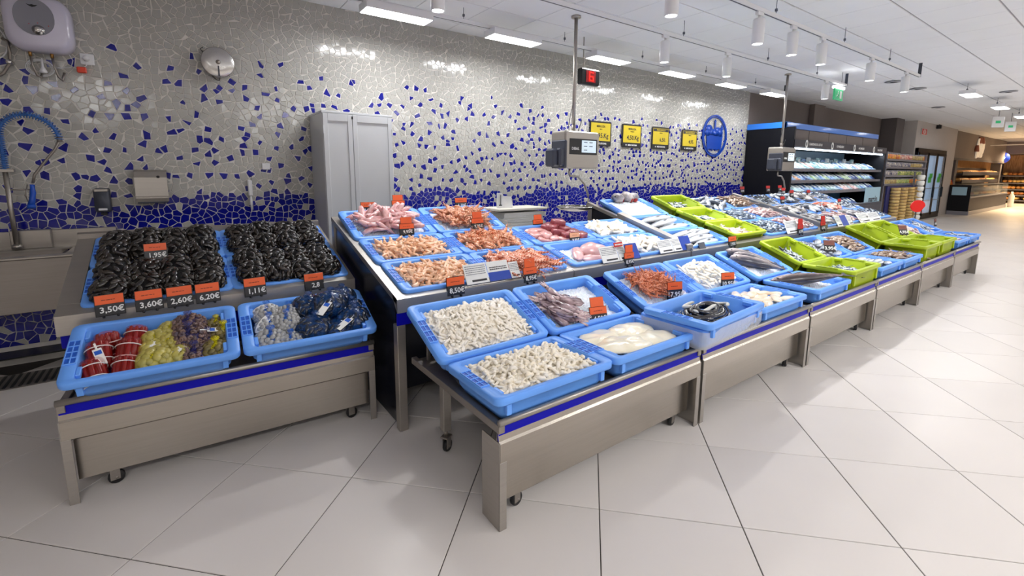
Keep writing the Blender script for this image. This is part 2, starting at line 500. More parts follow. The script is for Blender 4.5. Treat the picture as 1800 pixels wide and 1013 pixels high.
for k, (a, poly, bl) in enumerate(shards):
    if k < 300:
        cx = sum(p[0] for p in poly) / len(poly); cz = sum(p[1] for p in poly) / len(poly)
        mb = MB(); shard_mb(mb, poly, 0, (cx, cz)); mb.build('mosaic_tile', TBLUE if bl else TGREY, wall_back, True, (cx, 0, cz))
    else: shard_mb(rest, poly, 1 if bl else 0)
o = rest.build('mosaic_tile_field', [TGREY, TBLUE], wall_back); o['kind'] = 'stuff'

# the block beyond the fridge, soffits and piers of the far end
slab('wall_block', 18.5, 4.44, 0, 23.4, 4.97, CEIL, WALLL)
slab('column_pier', 17.2, 4.6, 0, 17.9, 4.97, CEIL, WALLD)
slab('column_side', 12.3, 4.86, 2.2, 12.9, 4.97, CEIL, WALLG)
slab('beam_bakery', 23.4, 4.55, 2.1, 33.8, 4.97, CEIL, WALLG)
slab('beam_end', 34.6, -8, 2.5, 35.98, 4.97, CEIL, WALLG)
slab('trim_bakery', 23.42, 4.53, 2.02, 33.8, 4.56, 2.1, WALLD)
slab('wall_niche', 23.42, 4.90, 0, 33.8, 4.965, 2.1, WOOD)
for k, x in enumerate((24.4, 33.2)): slab('pillar_%d' % (k + 1), x, 4.56, 0, x + .35, 4.9, 2.02, WALLD)

# ------------------------------------------------------------------ ceiling lights
def area(parent, loc, sx, sy, w, col=COOL, rot=(0, 0, 0), spread=PI):
    l = bpy.data.lights.new('light', 'AREA'); l.shape = 'RECTANGLE'; l.size = sx; l.size_y = sy; l.energy = w; l.color = col; l.spread = spread
    o = bpy.data.objects.new('light', l); COL.objects.link(o); o.parent = parent; o.location = loc; o.rotation_euler = rot
    return o
def led_panel(x, y, z, sx, sy, label, group, w, col=COOL, wires=True, h=0.07):
    t = thing('led_panel', label, 'ceiling light', (x, y, z), 0, group)
    MB().box(-sx / 2, -sy / 2, 0.004, sx / 2, sy / 2, h, 0, 0.004).build('housing', WHITE, t)
    MB().box(-sx / 2 + .008, -sy / 2 + .008, 0, sx / 2 - .008, sy / 2 - .008, 0.0045, 0, 0.001).build('diffuser', LED, t)
    if wires:
        m = MB()
        m.tube([(0, sy / 2 - .05, h), (0, sy / 2 - .05, CEIL - z)], 0.003, 5)
        m.box(-.012, sy / 2 - .062, h + .03, .012, sy / 2 - .038, h + .06)
        m.build('hanger', GREYINK, t)
    area(t, (0, 0, -0.004), sx - .02, sy - .02, w, col)
    return t
def track(x0, x1, y, z, label, wires):
    t = thing('light_track', label, 'light track', (x0, y, z), 0, 'white light tracks on the ceiling')
    MB().box(0, -.018, 0, x1 - x0, .018, .035, 0, .003).build('rail', WHITE, t)
    MB().box(0, -.006, -.0012, x1 - x0, .006, .002, 0, 0).build('contact_slot', SLATE, t)
    for x in wires:
        m = MB(); m.tube([(x - x0, 0, .035), (x - x0, 0, CEIL - z)], .003, 5); m.box(x - x0 - .01, -.01, .06, x - x0 + .01, .01, .085); m.build('hanger', GREYINK, t)
    MB().box(x1 - x0 - .012, -.02, 0, x1 - x0, .02, CEIL - z).build('end_bracket', SLATE, t)
track(-1.5, 9.3, 4.2, 2.955, 'white light track nearest the mosaic wall carrying flat panels', (0.4, 2.45, 3.8, 5.2, 6.7, 8.2))
track(-1.5, 9.02, 3.14, 2.90, 'white light track in the middle above the sloping counters', (0.6, 2.4, 4.55, 6.4, 7.9))
track(-1.5, 9.02, 2.22, 2.90, 'white light track above the aisle edge carrying five spots', (2.2, 4.6, 6.2, 7.7))
ORD = ['first', 'second', 'third', 'fourth', 'fifth', 'sixth', 'seventh', 'eighth', 'ninth', 'tenth']
for k, x in enumerate((1.75, 3.06, 4.54, 5.97, 7.42, 8.85)):
    led_panel(x, 4.19, 2.88, .63, .20, 'white flat light panel by the mosaic wall, %s from the water heater' % ORD[k], 'light panels by the mosaic wall', PANEL_W, wires=False)
def spot(x, y, zt, label):
    t = thing('track_spot', label, 'spotlight', (x, y, zt), 0, 'white cylinder spots on the tracks')
    MB().box(-.05, -.015, -.03, .05, .015, 0).build('adapter', WHITE, t)
    m = MB(); m.tube([(0, 0, -.03), (0, 0, -.06)], .012, 8); m.build('stem', WHITE, t)
    MB().lathe([(.02, -.055), (.047, -.06), (.05, -.07), (.05, -.268), (.046, -.272), (.043, -.27), (.041, -.262)], 20).build('body', WHITE, t)
    MB().lathe([(.001, -.264), (.041, -.264)], 20, caps=True).build('lens', LEDS, t)
    l = bpy.data.lights.new('light', 'SPOT'); l.energy = SPOT_W; l.spot_size = math.radians(86); l.spot_blend = 0.7; l.shadow_soft_size = 0.04; l.color = COOL
    o = bpy.data.objects.new('light', l); COL.objects.link(o); o.parent = t; o.location = (0, 0, -.28)
for k, x in enumerate((1.62, 4.24, 5.44, 8.25)):
    spot(x, 3.14, 2.90, 'white cylinder spotlight on the middle track, %s from the water heater' % ORD[k])
for k, x in enumerate((3.05, 4.31, 4.97, 5.64, 7.08, 8.43)):
    spot(x, 2.22, 2.90, 'white cylinder spotlight on the aisle track, %s from the water heater' % ORD[k])
for k, x in enumerate((11.7, 14.4, 17.1, 19.8)):
    led_panel(x, 2.12, 2.88, .62, .22, 'small flat light panel over the far aisle, %s beyond the exit sign' % ORD[k], 'light panels over the far aisle', AISLE_W * .35, AISLE_COL)
for k, (x, y) in enumerate([(a, b) for b in (-1.4, -4.2) for a in (-1.2, 1.8, 4.8, 7.8, 10.8, 13.8, 16.8)]):
    led_panel(x, y, 2.88, 1.2, .22, 'long flat light panel over the shop aisle', 'light panels over the shop aisle', AISLE_W, AISLE_COL)  # panels added out of view to supply the general light
# ------------------------------------------------------------------ counters
def caster(name, parent, x, y, z=0.0, turn=0.3):
    m = MB(); Tm = T(x, y, z) @ R(turn, 'Z')
    m.lathe([(.008, -.011), (.030, -.011), (.033, -.007), (.033, .007), (.030, .011), (.008, .011)], 14, 0, Tm @ T(0.012, 0, .034) @ R(PI / 2, 'X'))
    w = m.build(name, RUBBER, parent)
    f = MB()
    for s in (-1, 1): f.box(-.012, s * .014 - .002, .024, .026, s * .014 + .002, .088, 0, .001, Tm)
    f.box(-.022, -.022, .085, .028, .022, .094, 0, .001, Tm); f.tube([Tm @ Vector((0, 0, .09)), Tm @ Vector((0, 0, .14))], .012, 8)
    f.tube([Tm @ Vector((.012, -.018, .034)), Tm @ Vector((.012, .018, .034))], .006, 6)
    f.build('fork', STEELV, w)
    return w
def display_table(w, label, M, depth=.86):
    """low wheeled display table; local x along the front, y to the back"""
    t = thing('display_table', label, 'display table', group='low steel display tables', M=M)
    MB().tube([(0.0, 0, .487), (w * .5, 0, .487), (w, 0, .487)], .0145, 12).build('front_rail', STEEL, t)
    m = MB(); m.box(0.004, .008, .402, w - .004, .016, .474, 0, .001); m.build('blue_strip', BLUE, t)
    m = MB()
    m.loops([[(0.002, .016, .474), (0.002, .004, .404), (0.002, -.004, .395), (0.002, -.004, .312), (0.002, .012, .300)],
             [(w - .002, .016, .474), (w - .002, .004, .404), (w - .002, -.004, .395), (w - .002, -.004, .312), (w - .002, .012, .300)]], 0, smooth=False, closed=False)
    m.box(.002, .016, .298, w - .002, .020, .470, 0, 0)
    m.build('apron', APRON, t)
    m = MB(); m.box(.03, .05, .085, w - .03, .056, .32, 0, .001); m.build('front_panel', APRON, t)
    for x in (0.0, w - .036):
        m = MB()
        xs = (x, x + .036)
        for q in ((x, x + .004) if x == 0 else (x + .032, x + .036),):
            m.prism([(q[0], -.004), (q[1], -.004), (q[1], .13), (q[0], .13)], 0, .40)
        m.box(x, -.006, 0, x + .036, -.001, .312, 0, .001)
        m.build('front_leg', STEEL, t)
    for x in (0.0, w - .03):
        MB().box(x, .0, .438, x + .03, depth, .474, 0, .002).build('side_rail', STEELV, t)
    for x in (.06, w - .10):
        m = MB(); m.box(x, .60, .13, x + .045, .645, .44, 0, .002); m.box(x + .004, .30, .40, x + .03, .62, .43); m.build('back_leg', STEEL, t)
        caster('caster', t, x + .022, .622, 0, .5); caster('caster', t, x + .022 + (.06 if x < .1 else -.06), .085, 0, .2)
    MB().box(.03, .02, .446, w - .03, depth, .456, 0, .001).build('shelf', STEELV, t)
    m = MB(); sl = math.radians(23); Tm = T(0, .43, .466) @ R(sl, 'X'); m.box(.06, 0, -.004, w - .06, .44, 0, 0, .001, Tm)
    for x in (.07, w - .09): m.box(x, .80, .456, x + .02, .82, .62)
    m.build('tray_support', STEELV, t)
    return t
TBL = ['steel display table with blue strip holding white squid strips and squid', 'steel display table under the black fish and red shrimp trays',
       'steel display table under the tuna tray and two lime crates', 'steel display table under silver mackerel and brown flatfish trays',
       'steel display table under four empty looking lime crates', 'steel display table at the far end under the last blue trays']
for i in range(6):
    display_table(1.435, TBL[i], T(.975 + 1.46 * i, 1.42, 0))
# shellfish table by the sink
SHELL = T(-.515, 2.66, 0) @ R(math.radians(-2.6), 'Z')
display_table(1.39, 'steel display table with blue strip holding trays of netted clams', SHELL, .5)

SL = math.radians(15.5); TS_, CS_ = math.tan(SL), math.cos(SL)
YF, ZF = 2.36, .80
def slope_z(y): return ZF + (y - YF) * TS_
def counter(x0, x1, y1, label, endpanel=True, joint=True):
    t = thing('display_counter', label, 'display counter', (x0, YF, 0), 0, 'sloping steel fish counters')
    w = x1 - x0; d = y1 - YF
    def P(y, z): return (y, slope_z(YF + y) + z)
    for a, b, nm in ((0, .055, 'side_rail'), (w - .055, w, 'side_rail')):
        m = MB(); L = []
        for x in (a, b):
            (ya, za), (yb, zb) = P(0, 0), P(d, 0)
            L.append([(x, ya, za - .035), (x, yb, zb - .035), (x, yb, zb), (x, ya, za)])
        m.loops(L, 0, True, True, False); m.build(nm, STEEL, t)
    m = MB(); L = []
    for x in (0, w): L.append([(x, -.012, ZF - .085), (x, -.006, ZF - .085), (x, .045, ZF - .02), (x, .06, ZF + .014), (x, .0, ZF), (x, -.012, ZF - .006)])
    m.loops(L, 0, True, True, False); m.build('front_lip', STEEL, t)
    m = MB(); m.box(0, .0, ZF - .16, w, .008, ZF - .088, 0, .001); m.build('blue_strip', BLUE, t)
    m = MB(); L = []
    for x in (.05, w - .05):
        (ya, za), (yb, zb) = P(.03, -.135), P(d, -.135); L.append([(x, ya, za), (x, yb, zb), (x, yb, zb + .01), (x, ya, za + .01)])
    m.loops(L, 0, True, True, False); m.build('bed', STEELV, t)
    for x in (0, w - .05):
        m = MB(); m.box(x, .0, 0, x + .05, .06, ZF - .16, 0, .003); m.build('post', STEEL, t)
        m = MB(); m.box(x, d - .06, 0, x + .05, d, slope_z(y1) - .04, 0, .003); m.build('post', STEEL, t)
    for x in (.012, w - .022):
        m = MB(); m.loops([[(x, .055, .02), (x, d - .03, .02), (x, d - .03, slope_z(y1) - .04), (x, .055, slope_z(YF + .055) - .045)],
                           [(x + .01, .055, .02), (x + .01, d - .03, .02), (x + .01, d - .03, slope_z(y1) - .04), (x + .01, .055, slope_z(YF + .055) - .045)]], 0, True, True, False)
        m.build('end_panel', DARKSTEEL, t)
    m = MB(); m.box(.05, d - .03, .1, w - .05, d - .02, slope_z(y1) - .1); m.build('back_panel', STEELV, t)
    m = MB(); m.box(.05, .3, .1, w - .05, .31, .62); m.build('kick_panel', DARKSTEEL, t)
    return t
counter(.93, 2.262, 3.62, 'sloping steel counter of pink prawns and langoustines beside the dark end panel')
counter(2.266, 3.70, 3.18, 'shorter sloping steel counter holding tuna pieces under the first scale')
counter(3.71, 6.64, 3.66, 'sloping steel counter with three lime crates stepping up the slope')
counter(6.66, 9.34, 3.66, 'sloping steel counter of mixed whole fish nearest the fridge')
# divider ledges between the counters
for k, (x, y1) in enumerate(((3.655, 3.18), (6.61, 3.6))):
    m = MB(); L = []
    for xx in (x, x + .09):
        za, zb = slope_z(YF), slope_z(y1); L.append([(xx, YF, za), (xx, y1, zb), (xx, y1, zb + .055), (xx, YF, za + .055)])
    m.loops(L, 0, True, True, False)
    o = m.build('divider_ledge', STEEL); tag(o, ('steel ledge between the tuna counter and the lime crates', 'steel ledge between the lime crate counter and the mixed fish')[k], 'divider')

# shellfish upper frame
FSL = math.radians(17); FY, FZ = 3.03, .785
t = thing('shellfish_counter', 'steel framed counter full of black mussel bags beside the sink', 'display counter', (-.545, FY, 0))
w, d = 1.455, .93
def P(y, z): return (y, FZ + y * math.tan(FSL) + z)
for a, b in ((0, .085), (w - .05, w)):
    m = MB(); L = []
    for x in (a, b): L.append([(x, *P(.112, -.09)), (x, *P(d, -.06)), (x, *P(d, 0)), (x, *P(.112, 0))])
    m.loops(L, 0, True, True, False); m.build('side_rail', STEEL, t)
m = MB(); L = []
for x in (0, w): L.append([(x, *P(0, -.10)), (x, *P(.11, -.10)), (x, *P(.11, 0)), (x, *P(0, 0))])
m.loops(L, 0, True, True, False); m.build('front_lip', STEEL, t)
m = MB(); L = []
for x in (0, w): L.append([(x, *P(d - .03, -.06)), (x, *P(d, -.06)), (x, *P(d, .03)), (x, *P(d - .03, .03))])
m.loops(L, 0, True, True, False); m.build('back_rail', STEELV, t)
m = MB(); L = []
for x in (.04, w - .04): L.append([(x, *P(.03, -.135)), (x, *P(d, -.135)), (x, *P(d, -.125)), (x, *P(.03, -.125))])
m.loops(L, 0, True, True, False); m.build('bed', STEELV, t)
m = MB(); m.box(.01, .02, FZ - .17, w - .01, .028, FZ - .10); m.build('blue_strip', BLUE, t)
for x in (.02, w - .06):
    for y in (.04, d - .08): MB().box(x, y, 0, x + .04, y + .04, P(y, -.1)[1]).build('leg', STEELV, t)
MB().box(.06, .06, .1, w - .06, .07, .62).build('front_panel', DARKSTEEL, t)

# ------------------------------------------------------------------ trays
def tray_proto(w, d, h, m, md, name, wall=.024, lip=.020, side=.05):
    b = MB(); n = 4
    L = [rrect(w - .13, d - .10, 0, .03, n), rrect(w - .085, d - .058, h * .30, .035, n), rrect(w - .075, d - .048, h - .036, .035, n),
         rrect(w - .004, d - .004, h - .034, .035, n), rrect(w, d, h - .030, .036, n), rrect(w, d, h - .004, .036, n), rrect(w - .008, d - .008, h, .034, n),
         rrect(w - 2 * side, d - .050, h, .022, n), rrect(w - 2 * side - .008, d - .058, h - .005, .02, n),
         rrect(w - 2 * side - .03, d - .075, .03, .02, n), rrect(w - 2 * side - .045, d - .09, .012, .02, n)]
    b.loops(L, 0, True, True, True)
    # two vertical stops on the front wall and ribs at the inner corners
    for s in (-1, 1):
        b.box(s * w * .40 - .012, -d / 2 + .012, h * .32, s * w * .40 + .012, -d / 2 + .03, h - .034, 0, .002)
        for q in (-1, 1): b.box(s * (w / 2 - side - .004), q * d * .30 - .03, h - .03, s * (w / 2 - side - .022), q * d * .30 + .03, h - .006, 0, .003)
    me = b.mesh(name, [m])
    o = bpy.data.objects.new(name, me)
    for s in (-1, 1):
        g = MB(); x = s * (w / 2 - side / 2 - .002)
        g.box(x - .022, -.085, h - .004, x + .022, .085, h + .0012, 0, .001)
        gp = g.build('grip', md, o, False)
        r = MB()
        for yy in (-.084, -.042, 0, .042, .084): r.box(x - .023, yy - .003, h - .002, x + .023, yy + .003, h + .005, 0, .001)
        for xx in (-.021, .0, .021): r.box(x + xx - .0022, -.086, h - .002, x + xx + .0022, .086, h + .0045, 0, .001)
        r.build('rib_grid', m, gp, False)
    o['w'] = w; o['d'] = d; o['h'] = h
    return o
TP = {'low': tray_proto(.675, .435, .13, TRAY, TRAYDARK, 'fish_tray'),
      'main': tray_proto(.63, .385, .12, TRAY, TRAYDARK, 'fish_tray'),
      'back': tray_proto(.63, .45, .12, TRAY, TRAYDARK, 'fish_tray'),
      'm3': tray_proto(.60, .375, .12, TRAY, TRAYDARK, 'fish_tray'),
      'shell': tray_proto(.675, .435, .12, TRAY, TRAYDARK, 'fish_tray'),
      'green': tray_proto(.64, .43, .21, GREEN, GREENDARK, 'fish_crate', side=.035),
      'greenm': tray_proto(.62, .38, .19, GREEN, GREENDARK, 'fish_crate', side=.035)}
for p in TP.values():
    for ch in KIDS[p]: pass
class Tray:
    def __init__(s, kind, cx, yf, zf, tilt, label, rz=0.0, sx=1.0, h=None):
        p = TP[kind]; s.w = p['w'] * sx; s.d = p['d']; s.h = p['h']; s.sx = sx
        s.M = T(cx, yf, zf) @ R(rz, 'Z') @ R(tilt, 'X') @ T(0, s.d / 2, -s.h)
        s.o = dup(p, s.M @ Matrix.Diagonal((sx, 1, 1, 1)), label, 'lime green fish crates' if 'green' in kind else 'light blue fish trays', 'fish crate' if 'green' in kind else 'fish tray')
        for k in ('w', 'd', 'h'):
            if k in s.o: del s.o[k]
TA_ = {}
def tray(key, *a, **k): TA_[key] = Tray(*a, **k); return TA_[key]
D = math.radians
fz, bt = .602, D(23)
tray('F1', 'low', 1.293, 1.398, fz, 0, 'blue tray of pale squid rings, front corner of the first wheeled table', sx=1.01)
tray('F2', 'low', 1.985, 1.398, fz, 0, 'blue tray of smooth white fillet slabs on the first wheeled table')
tray('B1', 'low', 1.265, 1.83, .617, bt, 'tilted blue tray heaped with white squid strips behind the squid rings')
tray('B2', 'low', 1.955, 1.83, .617, bt, 'tilted blue tray of purple squid on ice')
tray('F3b', 'low', 2.64, 1.345, .636, 0, 'lower blue tray stacked under the black fish, side wrapped in clear film', sx=1.06, rz=D(3))
tray('F3', 'low', 2.62, 1.315, .682, 0, 'blue tray of coiled black fish, topmost of the two stacked trays', sx=1.06, rz=D(4))
tray('F4', 'low', 3.42, 1.398, fz, 0, 'blue tray of pale fish fillets beside the stacked black fish trays')
tray('B3', 'low', 2.765, 1.83, .617, bt, 'tilted blue tray of small red shrimp on ice')
tray('B4', 'low', 3.45, 1.83, .617, bt, 'tilted blue tray of white baby squid next to the red shrimp')
tray('F5', 'low', 4.28, 1.398, fz, 0, 'blue tray holding one whole dark hake')
tray('F6', 'green', 5.03, 1.41, .655, 0, 'lime crate of small silver fish at the front of the third table', sx=1.06)
tray('B5', 'low', 4.22, 1.83, .617, bt, 'tilted blue tray with three tuna sized fish on ice')
tray('B6', 'green', 4.98, 1.83, .66, bt, 'tilted lime crate of slim dark sardines with a small wooden tag', sx=.97)
tray('F7', 'low', 5.72, 1.41, fz, 0, 'blue tray of plump silver fish at the front of the fourth table')
tray('F8', 'low', 6.42, 1.41, fz, 0, 'blue tray of small brown fish at the front of the fourth table')
tray('B7', 'low', 5.64, 1.83, .617, bt, 'tilted blue tray of pale silver fish laid lengthwise')
tray('B8', 'low', 6.34, 1.83, .617, bt, 'tilted blue tray of slim brown fish')
tray('F9', 'green', 7.27, 1.43, .665, 0, 'lime crate nearest the brown fish at the front of the fifth table', sx=1.08)
tray('F10', 'green', 7.99, 1.43, .665, 0, 'lime crate at the front of the fifth table next to the last blue trays', sx=1.08)
tray('B9', 'green', 7.2, 1.83, .67, bt, 'tilted lime crate with a few dark fish at its bottom', sx=1.05)
tray('B10', 'green', 7.93, 1.83, .67, bt, 'tilted lime crate nearly empty beside the crate of dark fish', sx=1.05)
tray('F11', 'low', 8.78, 1.43, fz, 0, 'blue tray with scattered small fish, last but one at the far front')
tray('F12', 'low', 9.48, 1.43, fz, 0, 'blue tray at the far end of the front row')
tray('B11', 'low', 8.66, 1.83, .617, bt, 'tilted blue tray of reddish fish at the far table')
tray('B12', 'low', 9.36, 1.83, .617, bt, 'tilted blue tray last in the tilted row')
# main sloping counters
def row(r):
    if r == 3: return YF + .025, slope_z(YF + .025) + .02, SL
    if r == 2: return YF + .025 + .39 * CS_, slope_z(YF + .025 + .39 * CS_) + .02, SL
    return YF + .025 + .78 * CS_, slope_z(YF + .025 + .78 * CS_) + .02, D(21)
def mt(key, kind, cx, r, label, sx=1.0, dz=0.0):
    y, z, a = row(r); return tray(key, kind, cx, y, z + dz, a, label, sx=sx)
mt('A3', 'main', 1.30, 3, 'blue tray of peeled peach prawns nearest the metal lip')
mt('A2', 'main', 1.285, 2, 'blue tray of peeled peach prawns between the pink fish and the lower prawns')
mt('A1', 'back', 1.275, 1, 'blue tray of pink skinned fish by the grey cabinet')
mt('C3', 'main', 1.935, 3, 'blue tray of long red langoustines along the metal lip')
mt('C2', 'main', 1.925, 2, 'blue tray of heaped orange langoustines in the middle row')
mt('C1', 'back', 1.92, 1, 'blue tray of brown orange langoustines on ice in the top row')
mt('E3', 'main', 2.63, 3, 'blue tray of pale pink skinned fillet on ice', 1.06)
mt('E2', 'main', 2.60, 2, 'blue tray of dark red tuna pieces', 1.06)
mt('G3', 'main', 3.30, 3, 'blue tray of bright white squid tubes beside the pink fillet', 1.05)
mt('G2', 'main', 3.28, 2, 'blue tray of cream cuttlefish pieces beside the tuna', 1.05)
mt('H1', 'back', 4.13, 1, 'blue tray of bare ice with fish heads at its back edge', 1.14)
mt('H2', 'main', 4.10, 2, 'blue tray under the long silver hake, middle row', 1.2)
mt('H3', 'main', 4.10, 3, 'blue tray under the long silver hake, nearest the metal lip', 1.2)
mt('I1', 'greenm', 4.90, 1, 'lime crate highest on the slope with dark anchovies', 1.02, .05)
mt('I2', 'greenm', 4.88, 2, 'lime crate in the middle of the slope', 1.02, .05)
mt('I3', 'greenm', 4.86, 3, 'lime crate lowest on the slope with white fish', 1.04, .05)
for c, x in enumerate((5.56, 6.2)):
    for r in (1, 2, 3):
        lab = {(0, 1): 'blue tray of large silver fish in the top row by the lime crates', (1, 1): 'blue tray of brown mottled fish in the top row by the ledge',
               (0, 2): 'blue tray of blue backed fish on ice beside the lime crates', (1, 2): 'blue tray of mixed small fish on ice in the middle row',
               (0, 3): 'blue tray of silvery fish on ice near the white card', (1, 3): 'blue tray of pinkish grey fish on ice near the red tag'}[(c, r)]
        mt('J%d%d' % (c, r), 'm3', x, r, lab, 1.03)
NM3 = ['grey bream', 'silver bass', 'orange gurnard', 'small blue fish']
for c, x in enumerate((7.02, 7.66, 8.30, 8.94)):
    for r in (1, 2, 3):
        mt('K%d%d' % (c, r), 'm3', x, r, 'blue tray of %s in the %s row of the counter nearest the fridge' % (NM3[c], {1: 'top', 2: 'middle', 3: 'lowest'}[r]), 1.03)
# shellfish trays
def sy(y): return FY + y, FZ + y * math.tan(FSL) + .012
for c, x in enumerate((-.118, .553)):
    for r in (0, 1):
        y, z = sy(.045 + r * .425)
        tray('S%d%d' % (c, r), 'shell', x, y, z, FSL, 'blue tray of black mussel bags, %s row, %s' % (('lower', 'upper')[r], ('beside the sink', 'beside the dark end panel')[c]))
tray('L1', 'low', -.152, 2.545, .60, D(20), 'blue tray of red, yellow and violet netted shellfish bags', rz=D(-2.6))
tray('L2', 'low', .535, 2.515, .60, D(20), 'blue tray of grey cockle nets and dark blue mussel bags', rz=D(-2.6))
# ------------------------------------------------------------------ food materials
PEACH = band_mat('peach_prawn', (242, 168, 112), (248, 218, 190), 'X', 5.5, 0.30, 4, sss=0.15)
REDPR = band_mat('red_langoustine', (196, 84, 44), (244, 182, 148), 'X', 4.5, 0.28, 5, sss=0.1)
ORPR = band_mat('orange_langoustine', (206, 98, 52), (240, 190, 150), 'X', 5, 0.3, 5, sss=0.1)
BRPR = band_mat('brown_langoustine', (178, 96, 62), (232, 176, 140), 'X', 5, 0.3, 6, sss=0.1)
SMPR = band_mat('small_red_shrimp', (176, 78, 42), (232, 150, 108), 'X', 4, 0.3, 5, sss=0.1)
WSQ = mat('white_squid', (254, 248, 236), 0.3, vscale=20, coat=0.1, c2=(252, 242, 224))
CSQ = mat('cream_squid', (252, 240, 216), 0.3, c2=(254, 248, 236), vscale=18, coat=0.1)
FILL = mat('white_fillet', (246, 238, 216), 0.26, c2=(240, 228, 196), vscale=7, sss=0.3, coat=0.3, bump=0.15, bscale=30)
FILL2 = mat('pale_fillet', (244, 232, 212), 0.26, c2=(226, 204, 176), vscale=12, sss=0.25, coat=0.3)
PINK = mat('pink_skinned_fish', (240, 206, 204), 0.25, c2=(206, 138, 138), vscale=16, stretch=(1, 3, 3), sss=0.2, coat=0.4)
SQUID = mat('purple_squid', (208, 182, 186), 0.2, c2=(66, 34, 44), vscale=24, stretch=(.6, 2, 2), sss=0.1, coat=0.5)
SQUID2 = mat('pale_squid_flesh', (226, 208, 204), 0.25, c2=(176, 138, 146), vscale=20, sss=0.2, coat=0.4)
TUNA = mat('tuna_red', (168, 84, 88), 0.3, c2=(140, 60, 70), vscale=14, stretch=(1, 6, 1), sss=0.1, coat=0.3)
TUNAP = mat('tuna_pale', (226, 176, 170), 0.3, c2=(204, 140, 138), vscale=14, stretch=(1, 6, 1), sss=0.1, coat=0.3)
FPINK = mat('pale_pink_fillet', (232, 192, 190), 0.3, c2=(210, 158, 158), vscale=10, sss=0.2, coat=0.4)
BLKF = mat('black_fish_skin', (34, 32, 36), 0.16, var=0.3, vscale=14, coat=0.5)
WBELLY = mat('white_fish_belly', (214, 212, 202), 0.3, var=0.06, sss=0.1)
MUSS = mat('mussel_shell', (16, 15, 20), 0.14, c2=(46, 36, 26), vscale=10, coat=0.6, objvar=0.3)
MUSSB = mat('mussel_shell_blue', (18, 26, 44), 0.16, c2=(40, 48, 60), vscale=10, coat=0.5, objvar=0.3)
CLAMY = band_mat('yellow_clam', (150, 140, 52), (206, 194, 104), 'Y', 6, 0.3, 3)
CLAMB = mat('brown_clam', (140, 126, 72), 0.35, c2=(92, 82, 50), vscale=30, objvar=0.2)
SNAIL = mat('violet_snail', (92, 78, 88), 0.4, c2=(142, 112, 96), vscale=24, objvar=0.25)
COCKLE = band_mat('grey_cockle', (120, 120, 122), (196, 196, 192), 'Y', 7, 0.3, 2)
RAZOR = mat('red_razor_shell', (128, 26, 22), 0.22, c2=(96, 40, 28), vscale=10, coat=0.6, objvar=0.2)
REDNET = mat('red_film', (206, 24, 26), 0.15, alpha=0.26, coat=0.5)
def net_mat(name, c, s, thr, rough=0.3, base_alpha=0.12):
    m = mat(name, c, rough); nt = m.node_tree; b = nt.nodes['Principled BSDF']
    tc = nt.nodes.new('ShaderNodeTexCoord'); outs = []
    for ax in ((1, 1, 0), (1, -1, 0.6)):
        w = nt.nodes.new('ShaderNodeTexWave'); w.wave_type = 'BANDS'; w.bands_direction = 'DIAGONAL'; w.inputs['Scale'].default_value = s; w.inputs['Distortion'].default_value = 1.5
        mp = nt.nodes.new('ShaderNodeMapping'); mp.inputs['Rotation'].default_value = (ax[0], ax[1] * 1.2, ax[2] + ax[1])
        nt.links.new(tc.outputs['Object'], mp.inputs[0]); nt.links.new(mp.outputs[0], w.inputs['Vector'])
        g = nt.nodes.new('ShaderNodeMath'); g.operation = 'GREATER_THAN'; g.inputs[1].default_value = thr
        nt.links.new(w.outputs['Fac'], g.inputs[0]); outs.append(g)
    mx = nt.nodes.new('ShaderNodeMath'); mx.operation = 'MAXIMUM'
    nt.links.new(outs[0].outputs[0], mx.inputs[0]); nt.links.new(outs[1].outputs[0], mx.inputs[1])
    a = nt.nodes.new('ShaderNodeMath'); a.operation = 'MAXIMUM'; a.inputs[1].default_value = base_alpha
    nt.links.new(mx.outputs[0], a.inputs[0]); nt.links.new(a.outputs[0], b.inputs['Alpha'])
    return m
NETY = net_mat('yellow_net', (226, 214, 20), 60, .80)
NETB = net_mat('blue_net', (30, 110, 216), 60, .90, base_alpha=0.05)
NETV = net_mat('violet_net', (60, 62, 130), 60, .88, base_alpha=0.12)
NETK = net_mat('black_net', (12, 12, 14), 50, .90, base_alpha=0.0)
FILMB = mat('deep_blue_film', (22, 78, 150), 0.10, alpha=0.42, coat=0.7, bump=0.6, bscale=22)
FILM = mat('clear_film', (235, 240, 246), 0.12, alpha=0.42, coat=0.5, bump=0.5, bscale=25)

rr = random.Random(5)
def put(p, t, x, y, z, yaw=0, pitch=0, roll=0, s=1.0, label=None, group=None, kids=True):
    M = t.M @ T(x, y, z) @ R(yaw, 'Z') @ R(pitch, 'Y') @ R(roll, 'X')
    if isinstance(s, tuple): M = M @ Matrix.Diagonal((s[0], s[1], s[2], 1))
    else: M = M @ Matrix.Scale(s, 4)
    return dup(p, M, label, group, kids=kids)
def dome(t, x, y, base, h, mx=.085, my=.062):
    a = min(1, abs(x) / (t.w / 2 - mx)); b = min(1, abs(y) / (t.d / 2 - my))
    return base + h * (1 - a ** 2.6) * (1 - b ** 2.6)
def spread(t, n, mx=.10, my=.075, rnd=rr, x0=None, x1=None):
    """evenly spread points in the tray opening (best candidate)"""
    X0, X1 = (-t.w / 2 + mx if x0 is None else x0), (t.w / 2 - mx if x1 is None else x1); Y = t.d / 2 - my
    P = []
    for i in range(n):
        best = None; bd = -1
        for _ in range(7):
            c = (rnd.uniform(X0, X1), rnd.uniform(-Y, Y))
            d = min(((c[0] - p[0]) ** 2 + (c[1] - p[1]) ** 2 for p in P), default=1)
            if d > bd: bd, best = d, c
        P.append(best)
    return P
